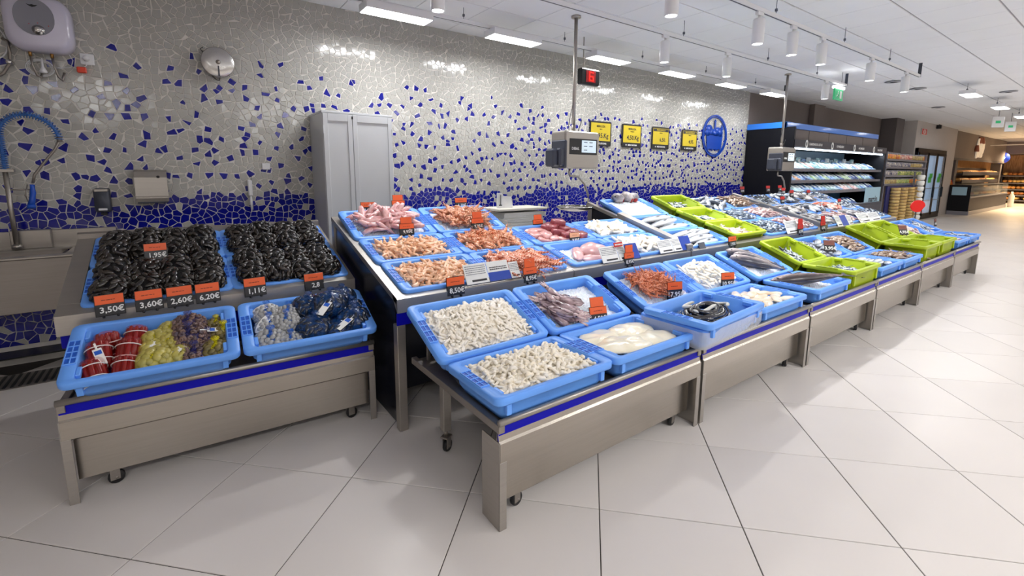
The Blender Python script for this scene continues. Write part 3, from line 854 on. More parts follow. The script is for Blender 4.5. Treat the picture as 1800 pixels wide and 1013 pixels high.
def mound(t, base, h, m, name, label, group, seed=0, gran=.004, mx=.045, my=.04, nx=56, ny=38, x0=None, x1=None):
    W0, W1 = (-t.w / 2 + mx if x0 is None else x0), (t.w / 2 - mx if x1 is None else x1); D2 = t.d / 2 - my
    rn = random.Random(seed); v = []; f = []
    for j in range(ny + 1):
        for i in range(nx + 1):
            x = W0 + (W1 - W0) * i / nx; y = -D2 + 2 * D2 * j / ny
            z = dome(t, x, y, base, h) + .010 * mnoise.noise((x * 14 + seed, y * 14, 0)) + rn.uniform(-gran, gran)
            # taper with the tray walls
            e = min(i, nx - i, j, ny - j)
            if e == 0: z = base * .55
            k = min(1.0, .80 + .20 * max(0, z) / (base + .01))
            v.append((x * k if x0 is None else x, y * k, z))
    for j in range(ny):
        for i in range(nx):
            a = j * (nx + 1) + i; f.append((a, a + 1, a + nx + 2, a + nx + 1))
    mb = MB(); mb.add(v, f, 0, False); o = mb.build(name, m); o.matrix_basis = t.M
    return tag(o, label, 'ice' if 'ice' in name else 'seafood', group, 'stuff')
def ice(key, base=.075, h=.03, seed=1, **k):
    t = TA_[key]; return mound(t, base, h, ICE, 'crushed_ice', 'ice in the ' + ' '.join(t.o['label'].split()[:13]), 'crushed ice beds', seed, **k)

# ------------------------------------------------------------------ seafood prototypes (unlinked; copied into the trays)
def proto(o, label, cat, group=None):
    return tag(o, label, cat, group)
def shrimp_mesh(L, r, curl, m, head=True, legs=True, nseg=9, seed=0, n=7):
    rn = random.Random(seed); mb = MB(); P = []; Rr = []
    for i in range(nseg + 1):
        u = i / nseg; a = curl * (u - .3)
        rad = L / max(curl, .3)
        P.append((rad * math.sin(a), rad * (1 - math.cos(a)), 0.0))
        base = r * (0.55 + .75 * math.sin(PI * min(1, (u * .82 + .18))) ** .7) if head else r * (.45 + .7 * math.sin(PI * (u * .85 + .12)))
        Rr.append(base * (1.0 if i % 2 else .88))
    mb.tube(P, Rr, n, 0, True, True, .82)
    # tail fan
    e = Vector(P[0]); d = (Vector(P[0]) - Vector(P[1])).normalized()
    for s in (-1, 0, 1):
        q = Matrix.Rotation(s * .55, 3, 'Z') @ d; w = Vector((-q.y, q.x, 0))
        mb.add([e, e + q * r * 1.3 + w * r * .5 + Vector((0, 0, .001)), e + q * r * 2.2, e + q * r * 1.3 - w * r * .5 + Vector((0, 0, .001)), e + Vector((0, 0, -.001))],
               [(0, 1, 2), (0, 2, 3), (4, 2, 1), (4, 3, 2)], 0, True)
    if head:
        h = Vector(P[-1]); d = (Vector(P[-1]) - Vector(P[-2])).normalized(); w = Vector((-d.y, d.x, 0))
        mb.tube([h, h + d * r * 1.5 + w * r * .2, h + d * r * 3.2 - w * r * .1], [r * .5, r * .35, .0006], 5)
        for s in (-1, 1):
            mb.tube([h, h + d * r * 2.2 + Vector((0, 0, s * r * .6)), h + d * r * 3.6 + w * s * r * 1.2 + Vector((0, 0, s * r)), h + d * r * 4.2 + w * s * r * 2.4], .0007 + r * .03, 3)
            mb.ell(h + d * r * .3 + Vector((0, 0, s * r * .5)), r * .16, r * .16, r * .16, 5, 4, 1)
    if legs:
        for i in range(2, nseg - 1):
            p = Vector(P[i]); c = Vector((0, 1, 0)); nrm = (Vector((0, L / max(curl, .3), 0)) - p).normalized()
            mb.tube([p + nrm * r * .6, p + nrm * r * 1.5 + Vector((0, 0, r * .4)), p + nrm * r * 2.1], r * .10, 3)
    return mb.mesh('shrimp', [m, BLACK])
def shrimps(name, m, L, r, cs, head=True, legs=True, nseg=9, cat='prawn'):
    out = []
    for k, c in enumerate(cs):
        o = bpy.data.objects.new(name, shrimp_mesh(L, r, c, m, head, legs, nseg, k)); tag(o, '', cat); out.append(o)
    return out
PEEL = shrimps('peeled_prawn', PEACH, .080, .0128, (1.2, 2.0, 2.8), False, False, 8)
LANG = shrimps('red_langoustine', REDPR, .120, .0142, (.5, .9, 1.4), True, True, 10, 'langoustine')
LANGO = shrimps('orange_langoustine', ORPR, .112, .0142, (.6, 1.1, 1.8), True, True, 10, 'langoustine')
LANGB = shrimps('brown_langoustine', BRPR, .108, .0138, (.7, 1.3, 2.0), True, True, 10, 'langoustine')
SHR = shrimps('small_shrimp', SMPR, .068, .0082, (.7, 1.2, 1.8), True, True, 8, 'shrimp')

def strip_mesh(seed, L=.056, r=.0112, m=WSQ):
    rn = random.Random(seed); mb = MB(); P = []; p = Vector((0, 0, 0)); a = 0; k = rn.uniform(-1.0, 1.0)
    n = 6
    for i in range(n + 1):
        P.append(p.copy()); a += k / n * 2.6 + rn.uniform(-.5, .5); p = p + Vector((math.cos(a), math.sin(a), rn.uniform(-.25, .35))) * L / n
    c = sum(P, Vector()) / len(P); P = [q - c for q in P]
    mb.tube(P, [r * rn.uniform(.55, .8)] + [r * rn.uniform(.85, 1.2) for _ in range(n - 1)] + [r * rn.uniform(.5, .8)], 5, 0, True, True, .5)
    return mb.mesh('squid_strip', [m])
STRIPS = [tag(bpy.data.objects.new('squid_strip', strip_mesh(k)), '', 'squid strip') for k in range(6)]
def ring_mesh(seed, Rm=.021, r=.0095, m=CSQ, arc=2 * PI):
    rn = random.Random(seed); n = 12; P = []
    for i in range(n + 1):
        a = arc * i / n; q = Rm * (1 + .15 * math.sin(2 * a + seed)); P.append((q * math.cos(a), q * .72 * math.sin(a), .006 * math.sin(a * 2 + seed)))
    mb = MB(); mb.tube(P, [r * rn.uniform(.75, 1.15) for _ in P], 6, 0, True, True, 1.1); return mb.mesh('squid_ring', [m])
RINGS = [tag(bpy.data.objects.new('squid_ring', ring_mesh(k, arc=a)), '', 'squid ring') for k, a in enumerate((2 * PI * .97, 4.4, 3.2, 2 * PI * .97))] + \
        [tag(bpy.data.objects.new('squid_ring', strip_mesh(40 + k, .055, .011, CSQ)), '', 'squid ring') for k in range(3)]

def fish_mesh(L, H, Tk, m, fin, seed=0, tail=.16, big=False, belly=0.0, bend=0.0):
    """fish lying on its side: length X (head at +X), back at +Y, thickness Z"""
    prof = [(0, .10), (.05, .16), (.12, .27), (.22, .45), (.35, .72), (.5, .93), (.64, 1.0), (.76, .95), (.86, .78), (.93, .55), (.98, .28), (1.0, .10)]
    L0 = []; n = 12
    for u, h in prof:
        x = (u - .5) * L; cy = bend * L * (u - .5) ** 2 * 4
        L0.append([(x, cy + math.sin(2 * PI * k / n) * H / 2 * h - belly * H * .1 * h, math.cos(2 * PI * k / n) * Tk / 2 * (h ** .8 if u > .1 else h)) for k in range(n)])
    mb = MB(); mb.loops(L0, 0, True, True, True)
    def finp(pts, mi=1, th=.0012):
        up = [(x, y, th) for x, y in pts]; dn = [(x, y, -th) for x, y in pts]; k = len(pts)
        mb.add(up + dn, [tuple(range(k)), tuple(range(2 * k - 1, k - 1, -1))] + [(i, k + i, k + (i + 1) % k, (i + 1) % k) for i in range(k)], mi, False)
    cy0 = bend * L; t = tail * L
    finp([(-.49 * L, cy0 + .05 * H), (-.5 * L - t * .55, cy0 + H * .42), (-.5 * L - t * .9, cy0 + H * .5), (-.5 * L - t * .5, cy0), (-.5 * L - t * .9, cy0 - H * .5), (-.5 * L - t * .55, cy0 - H * .42), (-.49 * L, cy0 - .05 * H)])
    finp([(.12 * L, H * .44), (.0 * L, H * .66), (-.22 * L, H * .42), (-.2 * L, H * .30)])
    finp([(.02 * L, -H * .42), (-.1 * L, -H * .62), (-.25 * L, -H * .36), (-.2 * L, -H * .28)])
    for s in (-1, 1):
        mb.add([(.22 * L, -.05 * H, s * Tk * .47), (.08 * L, -.2 * H, s * Tk * .56), (.05 * L, -.08 * H, s * Tk * .55), (.12 * L, .02 * H, s * Tk * .50)], [(0, 1, 2, 3)], 1)
        mb.ell((.42 * L, H * .08, s * Tk * .27), .018 * L, .018 * L, .010 * L, 8, 5, 2)
    return mb.mesh('fish', [m, fin, BLACK])
FINM = mat('dark_fin', (70, 70, 78), 0.35, var=0.2)
FINL = mat('pale_fin', (190, 184, 176), 0.35, var=0.2)
FINB = mat('brown_fin', (120, 92, 68), 0.4, var=0.2)
SILV = fish_mat('silver_fish_skin', (44, 54, 70), (168, 176, 186), (226, 228, 228), .4)
SARD = fish_mat('sardine_skin', (24, 32, 44), (150, 162, 172), (226, 230, 232), .3)
ANCH = fish_mat('anchovy_skin', (44, 66, 92), (170, 186, 200), (232, 236, 240), .3)
TUNAF = fish_mat('tuna_fish_skin', (66, 66, 78), (160, 148, 146), (212, 202, 200), .4)
HAKE = fish_mat('hake_skin', (58, 50, 52), (134, 110, 104), (212, 182, 168), .55, sscale=14)
BROWNF = fish_mat('brown_fish_skin', (112, 84, 64), (176, 148, 124), (220, 204, 186), .5, sscale=12)
GREYF = fish_mat('grey_bream_skin', (96, 92, 96), (186, 182, 180), (232, 228, 222), .45, sscale=12)
REDF = fish_mat('gurnard_skin', (196, 84, 50), (220, 140, 110), (240, 214, 200), .4)
PINKF = fish_mat('pinkish_fish_skin', (150, 110, 110), (208, 180, 176), (238, 226, 220), .5, sscale=12)
def fishp(name, cat, L, H, Tk, m, fin, **k): return tag(bpy.data.objects.new(name, fish_mesh(L, H, Tk, m, fin, **k)), '', cat)
F_SILV = [fishp('silver_fish', 'fish', .27, .085, .055, SILV, FINM), fishp('silver_fish', 'fish', .25, .08, .05, SILV, FINM, bend=.04)]
F_SARD = [fishp('sardine', 'fish', .135, .026, .018, SARD, FINM), fishp('sardine', 'fish', .125, .024, .018, SARD, FINM, bend=.08)]
F_ANCH = [fishp('small_blue_fish', 'fish', .13, .030, .022, ANCH, FINM), fishp('small_blue_fish', 'fish', .12, .028, .02, ANCH, FINM, bend=.06)]
F_SMALL = [tag(bpy.data.objects.new('small_fish', p.data), '', 'fish') for p in F_ANCH]  # same mesh as the small blue fish, under a second name
F_TUNA = [fishp('small_tuna', 'fish', .46, .125, .085, TUNAF, FINM, tail=.12)]
F_HAKE = [fishp('hake', 'fish', .58, .115, .085, HAKE, FINM, tail=.12), fishp('hake', 'fish', .62, .085, .06, SILV, FINM, bend=-.03)]
F_BROWN = [fishp('brown_fish', 'fish', .20, .042, .03, BROWNF, FINB), fishp('brown_fish', 'fish', .19, .04, .03, BROWNF, FINB, bend=.06)]
F_GREY = [fishp('bream', 'fish', .24, .095, .045, GREYF, FINM), fishp('bream', 'fish', .22, .09, .045, GREYF, FINL, bend=.03)]
F_RED = [fishp('gurnard', 'fish', .22, .06, .045, REDF, FINL)]
F_PINK = [fishp('pinkish_fish', 'fish', .19, .055, .035, PINKF, FINL), fishp('pinkish_fish', 'fish', .18, .05, .03, PINKF, FINL, bend=.05)]

# ------------------------------------------------------------------ filling the trays
def pile(key, protos, n, label, group, base, h, mx=.10, my=.075, s=(.9, 1.1), yaw=(0, 2 * PI), tilt=.35, lift=.0, layers=1, x0=None, x1=None, seed=3, roll=0):
    t = TA_[key]; rnd = random.Random(seed * 101 + len(key) * 7 + ord(key[0]) + ord(key[-1]))
    for k, (x, y) in enumerate(spread(t, n, mx, my, rnd, x0, x1)):
        z = dome(t, x, y, base, h) + lift + rnd.uniform(0, .010)
        put(protos[rnd.randrange(len(protos))], t, x, y, z, rnd.uniform(*yaw), rnd.gauss(0, tilt), rnd.gauss(0, tilt) + roll, rnd.uniform(*s), label, group)
mound(TA_['B1'], .104, .045, WSQ, 'squid_bed', 'pile of white squid pieces packed under the top strips in the tilted tray', None, 3, .006)
pile('B1', STRIPS, 290, 'white squid strip heaped in the tilted blue tray', 'white squid strips in the tilted tray', .106, .045, .085, .06, (.75, 1.15), tilt=.35)
mound(TA_['F1'], .104, .035, CSQ, 'squid_bed', 'pile of cream squid pieces packed under the rings in the front corner tray', None, 4, .005)
pile('F1', RINGS, 230, 'pale cream squid ring in the front corner tray', 'cream squid rings in the front corner tray', .106, .035, .085, .065, (.7, 1.1), tilt=.3)
# F2: big overlapping slabs
t = TA_['F2']; ice('F2', .07, .02, 5)
def slab_mesh(seed, a, b, c, m=FILL):
    rn = random.Random(seed); mb = MB()
    def fn(p):
        x, y, z = p; k = 1 + .16 * mnoise.noise((x * 9 + seed, y * 9, 0))
        return (x * k, y * k, max(z, -.004) + .012 * mnoise.noise((x * 16, y * 16, seed)))
    mb.ell((0, 0, 0), a, b, c, 26, 10, 0, None, fn); return mb.mesh('fillet', [m])
for k, (x, y, z, yw, a, b) in enumerate(((-.12, .08, .096, .15, .17, .11), (-.11, -.06, .104, -.1, .17, .12), (.11, .07, .100, .1, .17, .11), (.12, -.07, .097, -.12, .16, .11))):
    o = tag(bpy.data.objects.new('fillet', slab_mesh(k + 1, a, b, .026)), '', 'fillet')
    put(o, t, x, y, z, yw, 0, 0, 1, 'large white fillet slab, %s' % ('back one near the squid rings', 'front one near the squid rings', 'back one farther from the rings', 'front one farther from the rings')[k], 'white fillet slabs')
# B2: ice with whole squid
ice('B2', .075, .03, 6)
def squid_proto(seed):
    rn = random.Random(seed)
    o = bpy.data.objects.new('squid', None); tag(o, '', 'squid')
    m = MB(); Rr = [.003, .015, .026, .032, .033, .030, .022]; P = [(-.10 + .028 * i, 0, .004 * math.sin(i + seed)) for i in range(7)]
    m.tube(P, Rr, 10, 0, True, True, .75); mm = m.build('mantle', SQUID, o, False)
    m = MB()
    for s in (-1, 1):
        m.add([(-.10, 0, .004), (-.075, s * .030, .006), (-.045, s * .036, .003), (-.035, s * .018, .008), (-.06, 0, .012)], [(0, 1, 2, 3, 4) if s < 0 else (4, 3, 2, 1, 0)], 0, True)
    m.build('fin', SQUID, o, False)
    m = MB(); m.ell((.085, 0, 0), .022, .018, .015, 9, 6); m.ell((.09, .016, .005), .006, .005, .006, 6, 4, 1); m.ell((.09, -.016, .005), .006, .005, .006, 6, 4, 1); m.build('head', [SQUID2, BLACK], o, False)
    for k in range(5):
        a = (k - 2) * .16; m = MB(); p = Vector((.10, (k - 2) * .006, 0)); Q = [p]
        for i in range(4): a += rn.uniform(-.4, .4); p = p + Vector((math.cos(a), math.sin(a), rn.uniform(-.15, .1))) * .014; Q.append(p)
        m.tube(Q, [.0065, .006, .005, .004, .0015], 6); m.build('tentacle', SQUID2, o, False)
    return o
SQ = [squid_proto(k) for k in range(3)]
t = TA_['B2']; k = 0
rnd = random.Random(9)
for layer, n in ((0, 9), (1, 9), (2, 5)):
    for i in range(n):
        x = -.20 + .10 * ((i % 3) / 2) + rnd.uniform(-.015, .02) + layer * .01; y = -.105 + .155 * (i / max(1, n - 1)) + rnd.uniform(-.01, .01)
        put(SQ[k % 3], t, x, y, .112 + layer * .024, rnd.uniform(-1.3, -.4) + (PI if rnd.random() < .45 else 0), rnd.gauss(0, .1), rnd.gauss(0, .2), rnd.uniform(.82, .98), 'purple mottled squid in the heap on ice', 'purple squid on ice'); k += 1
# long tentacles draped over
# peeled prawns, langoustines, pink fish
for key in ('A3', 'A2'):
    ice(key, .075, .02, 7)
    pile(key, PEEL, 140, 'peeled peach prawn in the %s prawn tray of the end counter' % {'A3': 'lower', 'A2': 'upper'}[key], 'peeled prawns in the %s tray' % {'A3': 'lower', 'A2': 'upper'}[key], .098, .026, .085, .062, (.85, 1.1), tilt=.4)
ice('C3', .075, .01, 8); ice('C2', .075, .02, 9); ice('C1', .08, .025, 10)
pile('C3', LANG, 74, 'long red langoustine along the metal lip', 'red langoustines in the lowest tray', .104, .022, .105, .075, (.95, 1.2), (-2.3, -.9), .22)
pile('C2', LANGO, 90, 'orange langoustine in the middle row tray', 'orange langoustines in the middle tray', .104, .035, .10, .07, (.9, 1.15), tilt=.3)
pile('C1', LANGB, 80, 'brown orange langoustine on ice in the top row', 'brown langoustines in the top tray', .108, .045, .13, .085, (.9, 1.15), tilt=.35)
def pinkfish(seed):
    rn = random.Random(seed); mb = MB(); P = []; a = 0; p = Vector((0, 0, 0))
    for i in range(8):
        P.append(p.copy()); a += rn.uniform(-.25, .3); p = p + Vector((math.cos(a), math.sin(a), rn.uniform(-.1, .12))) * .026
    c = sum(P, Vector()) / 8; P = [q - c for q in P]
    mb.tube(P, [.012, .021, .024, .022, .019, .015, .010, .004], 9, 0, True, True, .75)
    e = P[-1]; d = (P[-1] - P[-2]).normalized(); w = Vector((-d.y, d.x, 0))
    mb.add([e, e + d * .022 + w * .014, e + d * .014, e + d * .022 - w * .014], [(0, 1, 2), (0, 2, 3), (2, 1, 0), (3, 2, 0)], 0)
    return tag(bpy.data.objects.new('pink_fish', mb.mesh('pink_fish', [PINK])), '', 'fish')
PF = [pinkfish(k) for k in range(4)]
ice('A1', .08, .03, 11)
pile('A1', PF, 62, 'skinned pink fish heaped by the grey cabinet', 'skinned pink fish in the top tray', .112, .065, .12, .08, (.9, 1.2), tilt=.35)
# tuna pieces
def chunk(seed, m, sx, sy, sz):
    rn = random.Random(seed); mb = MB()
    pts = [rrect(sx * a, sy * a, z, .012, 2) for z, a in ((0, .92), (sz * .2, 1), (sz * .85, .98), (sz, .88))]
    pts = [[(x + .006 * mnoise.noise((x * 30, y * 30, z * 20 + seed)), y + .006 * mnoise.noise((x * 30 + 9, y * 30, z * 20)), z + .006 * mnoise.noise((x * 25, y * 25, seed))) for x, y, z in l] for l in pts]
    mb.loops(pts, 0, True, True, True); return tag(bpy.data.objects.new('tuna_piece', mb.mesh('tuna_piece', [m])), '', 'tuna piece')
CH = [chunk(k, TUNA, .13, .075, .05) for k in range(3)]; CHP = [chunk(k + 5, TUNAP, .12, .07, .03) for k in range(3)]
ice('E2', .075, .01, 12)
t = TA_['E2']
for k, (x, y, z, yw) in enumerate(((.02, .12, .10, .3), (.13, .11, .10, -.2), (.03, .06, .115, .5), (.14, .03, .10, .2), (.02, -.02, .10, -.3), (.16, -.06, .10, .4), (.08, -.09, .098, 0), (.20, -.12, .095, .3), (.10, .09, .145, -.1))):
    put(CH[k % 3], t, x, y, z, yw, rr.gauss(0, .08), rr.gauss(0, .08), 1, 'dark red tuna piece in the tuna tray', 'dark red tuna pieces')
for k, (x, y, z, yw) in enumerate(((-.19, .09, .09, .2), (-.09, .10, .09, -.1), (-.20, .0, .092, .1), (-.10, .01, .095, .3), (-.19, -.10, .09, -.2), (-.08, -.09, .092, .1), (.0, -.12, .09, 0), (-.14, -.05, .112, .5))):
    put(CHP[k % 3], t, x, y, z, yw, rr.gauss(0, .08), rr.gauss(0, .08), 1, 'pale pink tuna slice in the tuna tray', 'pale pink tuna slices')
ice('E3', .07, .02, 13); t = TA_['E3']
for k, (x, y, z, yw, a, b, c) in enumerate(((.08, .02, .10, .3, .15, .11, .05), (-.10, .01, .095, .9, .14, .05, .025), (-.02, -.09, .095, -.2, .13, .05, .022))):
    o = tag(bpy.data.objects.new('pink_fillet', slab_mesh(k + 20, a, b, c, FPINK)), '', 'fillet')
    put(o, t, x, y, z, yw, 0, 0, 1, ('large pale pink ray wing under the blue card', 'narrow pink fillet lying across the ice beside the ray wing', 'short pink fillet at the metal lip beside the ray wing')[k], 'pale pink fillets')
def tube_sq(seed, m):
    rn = random.Random(seed); mb = MB(); mb.tube([(-.05 + .02 * i, .004 * math.sin(i * 2 + seed), .003 * i) for i in range(6)], [.006, .014, .019, .02, .018, .011], 8, 0, True, True, .65)
    return tag(bpy.data.objects.new('squid_tube', mb.mesh('squid_tube', [m])), '', 'squid')
ST = [tube_sq(k, WSQ) for k in range(3)]; CT = [tube_sq(k + 4, CSQ) for k in range(3)]
ice('G3', .08, .02, 14); pile('G3', ST, 60, 'white squid tube beside the pink fillet', 'white squid tubes', .10, .035, .10, .075, (.85, 1.15), tilt=.25)
ice('G2', .075, .01, 15); pile('G2', CT, 66, 'cream cuttlefish piece beside the tuna', 'cream cuttlefish pieces', .09, .03, .10, .075, (.9, 1.25), tilt=.25)
# second table
ice('B3', .075, .03, 16); pile('B3', SHR, 190, 'small red shrimp heaped on ice', 'small red shrimp on ice', .10, .045, .16, .10, (.9, 1.15), tilt=.35, x0=-.18, x1=.15)
ice('B4', .075, .03, 17); pile('B4', ST, 70, 'white baby squid on ice next to the red shrimp', 'white baby squid', .095, .035, .12, .08, (.6, .85), tilt=.3)
ice('F4', .07, .02, 18); t = TA_['F4']
for k in range(20):
    o = tag(bpy.data.objects.new('fish_fillet', slab_mesh(k + 30, .10, .034, .016, FILL2)), '', 'fillet')
    put(o, t, -.18 + .12 * (k % 4) + rr.uniform(-.02, .02), -.115 + .056 * (k // 4), .098 + .007 * (k % 3), rr.uniform(-.7, .7), 0, 0, 1, 'pale fish fillet in the tray beside the stacked trays', 'pale fish fillets')
# coiled black fish
t = TA_['F3']
def coil(seed, rx, ry, a0, a1, r, m, z=0.0):
    P = [];
    for i in range(21):
        u = i / 20; a = a0 + (a1 - a0) * u; P.append((rx * math.cos(a) * (1 + .05 * math.sin(3 * u + seed)), ry * math.sin(a), z + .012 * math.sin(u * 5 + seed)))
    mb = MB(); mb.tube(P, [r * .45] + [r * .8] + [r] * 16 + [r * .8, r * .6, r * .3], 8, 0, True, True, .8); return mb
for k in range(14):
    mb = coil(k, .245 - .012 * k, .135 - .007 * k, rr.uniform(-1, .5) + k, 4.9 + k + rr.uniform(-.5, .6), .0175, BLKF)
    o = tag(mb.build('black_fish', BLKF), 'glossy black ribbon fish coiled in the topmost stacked tray', 'fish', 'coiled black fish'); o.matrix_basis = t.M @ T(.02 + rr.uniform(-.02, .02), rr.uniform(-.015, .01), .05 + .0042 * k)
for k, (rx, ry, a0, a1, x, y) in enumerate(((.15, .09, -1.2, .9, .05, 0), (.05, .03, 0, 4.2, -.02, .09), (.16, .07, 3.4, 4.9, .05, .04))):
    mb = coil(k + 20, rx, ry, a0, a1, .012, WBELLY)
    o = tag(mb.build('white_bellied_fish', WBELLY), ('white belly of a ribbon fish curving along the end of the stacked tray', 'white looped ribbon fish at the back of the stacked tray', 'white ribbon fish lying straight among the black coils')[k], 'fish', 'white bellied ribbon fish'); o.matrix_basis = t.M @ T(x, y, .112)
# film around the lower tray
t = TA_['F3b']
mb = MB(); mb.loops([rrect(t.w - .02, t.d - .02, .01, .04, 5), rrect(t.w + .012, t.d + .010, .05, .045, 5), rrect(t.w + .014, t.d + .012, .118, .045, 5)], 0)
o = mb.build('plastic_wrap', FILM); o.matrix_basis = t.M; tag(o, 'clear plastic wrap round the lower of the two stacked trays', 'plastic film')
# whole fish
def laid(key, protos, rows, label, group, z=.10, seed=1):
    t = TA_[key]
    for k, (x, y, yw, s) in enumerate(rows):
        L = label[k] if isinstance(label, (list, tuple)) else label
        put(protos[k % len(protos)], t, x, y, z + .006 * (k % 3), yw, rr.gauss(0, .04), rr.gauss(0, .08), s, L, group)
ice('B5', .08, .02, 19); laid('B5', F_TUNA, [(.04, .07, 2.55, 1.08), (-.03, -.03, 2.6, 1.15), (.0, .03, 2.75, .95)], ['upper small tuna lying on ice in the tilted tray', 'lower small tuna lying on ice in the tilted tray', 'small tuna lying between two others in the tilted tray'], 'small tuna on ice', .126)
ice('F5', .07, .015, 20); laid('F5', F_HAKE[:1], [(-.01, .0, 2.66, 1.16)], ['whole dark hake with pinkish belly filling its tray'], None, .142)
pile('B6', F_SARD, 80, 'slim dark sardine in the tilted lime crate', 'sardines in the tilted crate', .085, .045, .12, .09, (.9, 1.1), tilt=.2)
pile('F6', F_SMALL, 80, 'small silver fish in the front lime crate', 'silver fish in the front crate', .105, .045, .12, .09, (.9, 1.1), tilt=.2)
for key, P_, n, lab, b in (('F7', F_SILV, 12, 'plump silver fish at the front of the fourth table', .105), ('B7', F_SILV, 13, 'pale silver fish laid in the tilted tray', .105)):
    ice(key, .07, .015, 21)
    laid(key, P_, [(-.14 + .27 * (k % 2) + rr.uniform(-.02, .02), -.13 + .27 * (k // 2) / (n // 2), (0.1 if k % 2 else PI + .1) + rr.gauss(0, .12), rr.uniform(.85, 1)) for k in range(n)], lab, lab.split(' fish')[0] + ' fish ' + key.replace('F7', 'in the front tray').replace('B7', 'in the tilted tray'), b)
for key, lab, b in (('F8', 'small brown fish at the front of the fourth table', .10), ('B8', 'slim brown fish laid in the tilted tray', .10)):
    ice(key, .07, .015, 22); pile(key, F_BROWN, 44, lab, lab.split(' at')[0].split(' laid')[0] + (' in front' if key == 'F8' else ' on the tilt'), b, .03, .13, .08, (.9, 1.1), (2.6, 3.5), .15)
pile('B9', F_BROWN, 14, 'dark fish at the bottom of the tilted lime crate', 'dark fish in the far crate', .05, .02, .16, .1, (.9, 1.1), tilt=.1)
pile('B9', F_SMALL, 12, 'pale small fish at the lower side of the far lime crate', 'pale fish in the far crate', .055, .02, .16, .1, (.9, 1.1), tilt=.1, seed=8)
pile('B10', F_PINK, 12, 'pinkish fish at the bottom of the nearly empty lime crate', 'pinkish fish in the far crate', .05, .02, .16, .1, tilt=.1)
pile('F9', F_BROWN, 10, 'brown fish in the lime crate of the fifth table', 'brown fish in the fifth table crate', .04, .02, .16, .1, tilt=.1)
pile('F10', F_BROWN, 8, 'brown fish in the last lime crate of the front row', 'brown fish in the last crate', .04, .02, .16, .1, tilt=.1)
for key, P_, n, lab in (('F11', F_PINK, 22, 'pinkish small fish scattered in the last but one front tray'), ('F12', F_SMALL, 20, 'small fish scattered in the end tray'), ('B11', F_PINK, 40, 'reddish fish heaped in the far tilted tray'), ('B12', F_SMALL, 26, 'small fish in the last tilted tray')):
    ice(key, .06, .02, 23); pile(key, P_, n, lab, lab, .085, .03, .12, .08, (.8, 1.1), tilt=.15)
# third counter: hake across, ice tray, crates, mixed fish
ice('H1', .10, .03, 24, gran=.003); ice('H2', .06, .01, 25); ice('H3', .06, .01, 26)
for key, n in (('H2', 3), ('H3', 4)):
    laid(key, F_HAKE[1:], [(-.02 + rr.uniform(-.03, .03), -.11 + .22 * k / (n - 1), .1 + rr.gauss(0, .07), 1.05) for k in range(n)], 'long silver hake lying across its tray in the %s' % ('middle row' if key == 'H2' else 'lowest row'), 'silver hake %s row' % key.replace('H2', 'middle').replace('H3', 'lowest'), .10)
HEADM = mat('pale_head_skin', (226, 214, 208), .28, c2=(120, 116, 122), vscale=14, coat=.3)
def fishhead(seed):
    o = bpy.data.objects.new('fish_head_cut', None); tag(o, '', 'fish head')
    m = MB(); m.tube([(-.06, 0, .03), (-.03, 0, .035), (.0, 0, .037), (.03, 0, .035), (.055, 0, .03)], [.030, .048, .05, .038, .012], 12); m.build('skull', HEADM, o, False)
    m = MB(); m.tube([(-.062, 0, .03), (-.068, 0, .03)], [.022, .016], 10); m.build('cut_face', mat('raw_red_flesh%d' % seed, (170, 40, 36), .3, var=.2, vscale=20), o, False)
    m = MB(); m.ell((.02, .034, .05), .010, .008, .010, 8, 5); m.ell((.02, -.034, .05), .010, .008, .010, 8, 5); m.build('eye', BLACK, o, False)
    m = MB(); m.tube([(.02, -.02, .008), (.05, 0, .012), (.02, .02, .008)], .007, 6); m.build('jaw', WBELLY, o, False)
    return o
FH = [fishhead(k) for k in range(2)]; t = TA_['H1']
for k, (x, yw, s) in enumerate(((-.12, 2.2, 1.15), (.02, 1.9, 1.3), (.15, 1.2, 1.15))):
    put(FH[k % 2], t, x, .175, .112, yw, 0, 0, s, 'grey fish head with red cut on the ice, %s from the scale' % ORD[k], 'fish heads on ice')
for key, P_, n, lab in (('I1', F_SARD, 46, 'dark anchovy in the highest lime crate'), ('I2', F_ANCH, 40, 'small blue fish in the middle lime crate'), ('I3', F_PINK, 30, 'white small fish in the lowest lime crate on the slope')):
    pile(key, P_, n, lab, lab, .095, .035, .13, .09, (.85, 1.0), tilt=.2)
for key, P_, n, lab, sc, yw in (('J51', F_SILV, 10, 'large silver fish in the top row by the lime crates', .9, (2.7, 3.4)), ('J61', F_BROWN, 34, 'brown mottled fish in the top row by the ledge', 1.0, (2.6, 3.5))):
    pass
for key, P_, n, lab, sc in (('J01', F_SILV, 10, 'large silver fish in the top row by the lime crates', .9), ('J11', F_BROWN, 34, 'brown mottled fish in the top row by the ledge', 1.0),
                            ('J02', F_ANCH, 60, 'blue backed small fish beside the lime crates, middle row', 1.0), ('J12', F_PINK, 40, 'mixed small fish on ice in the middle row', .9),
                            ('J03', F_ANCH, 44, 'silvery small fish near the white card', 1.05), ('J13', F_PINK, 40, 'pinkish grey fish near the red tag', .95)):
    ice(key, .10, .02, 27, mx=.032, my=.03); pile(key, P_, int(n * 1.4), lab, lab, .124, .022, .085, .06, (sc * .9, sc * 1.1), (2.2, 4.0), .15)
K = 0
KS = {0: F_GREY, 1: F_SILV, 2: F_RED, 3: F_SMALL}
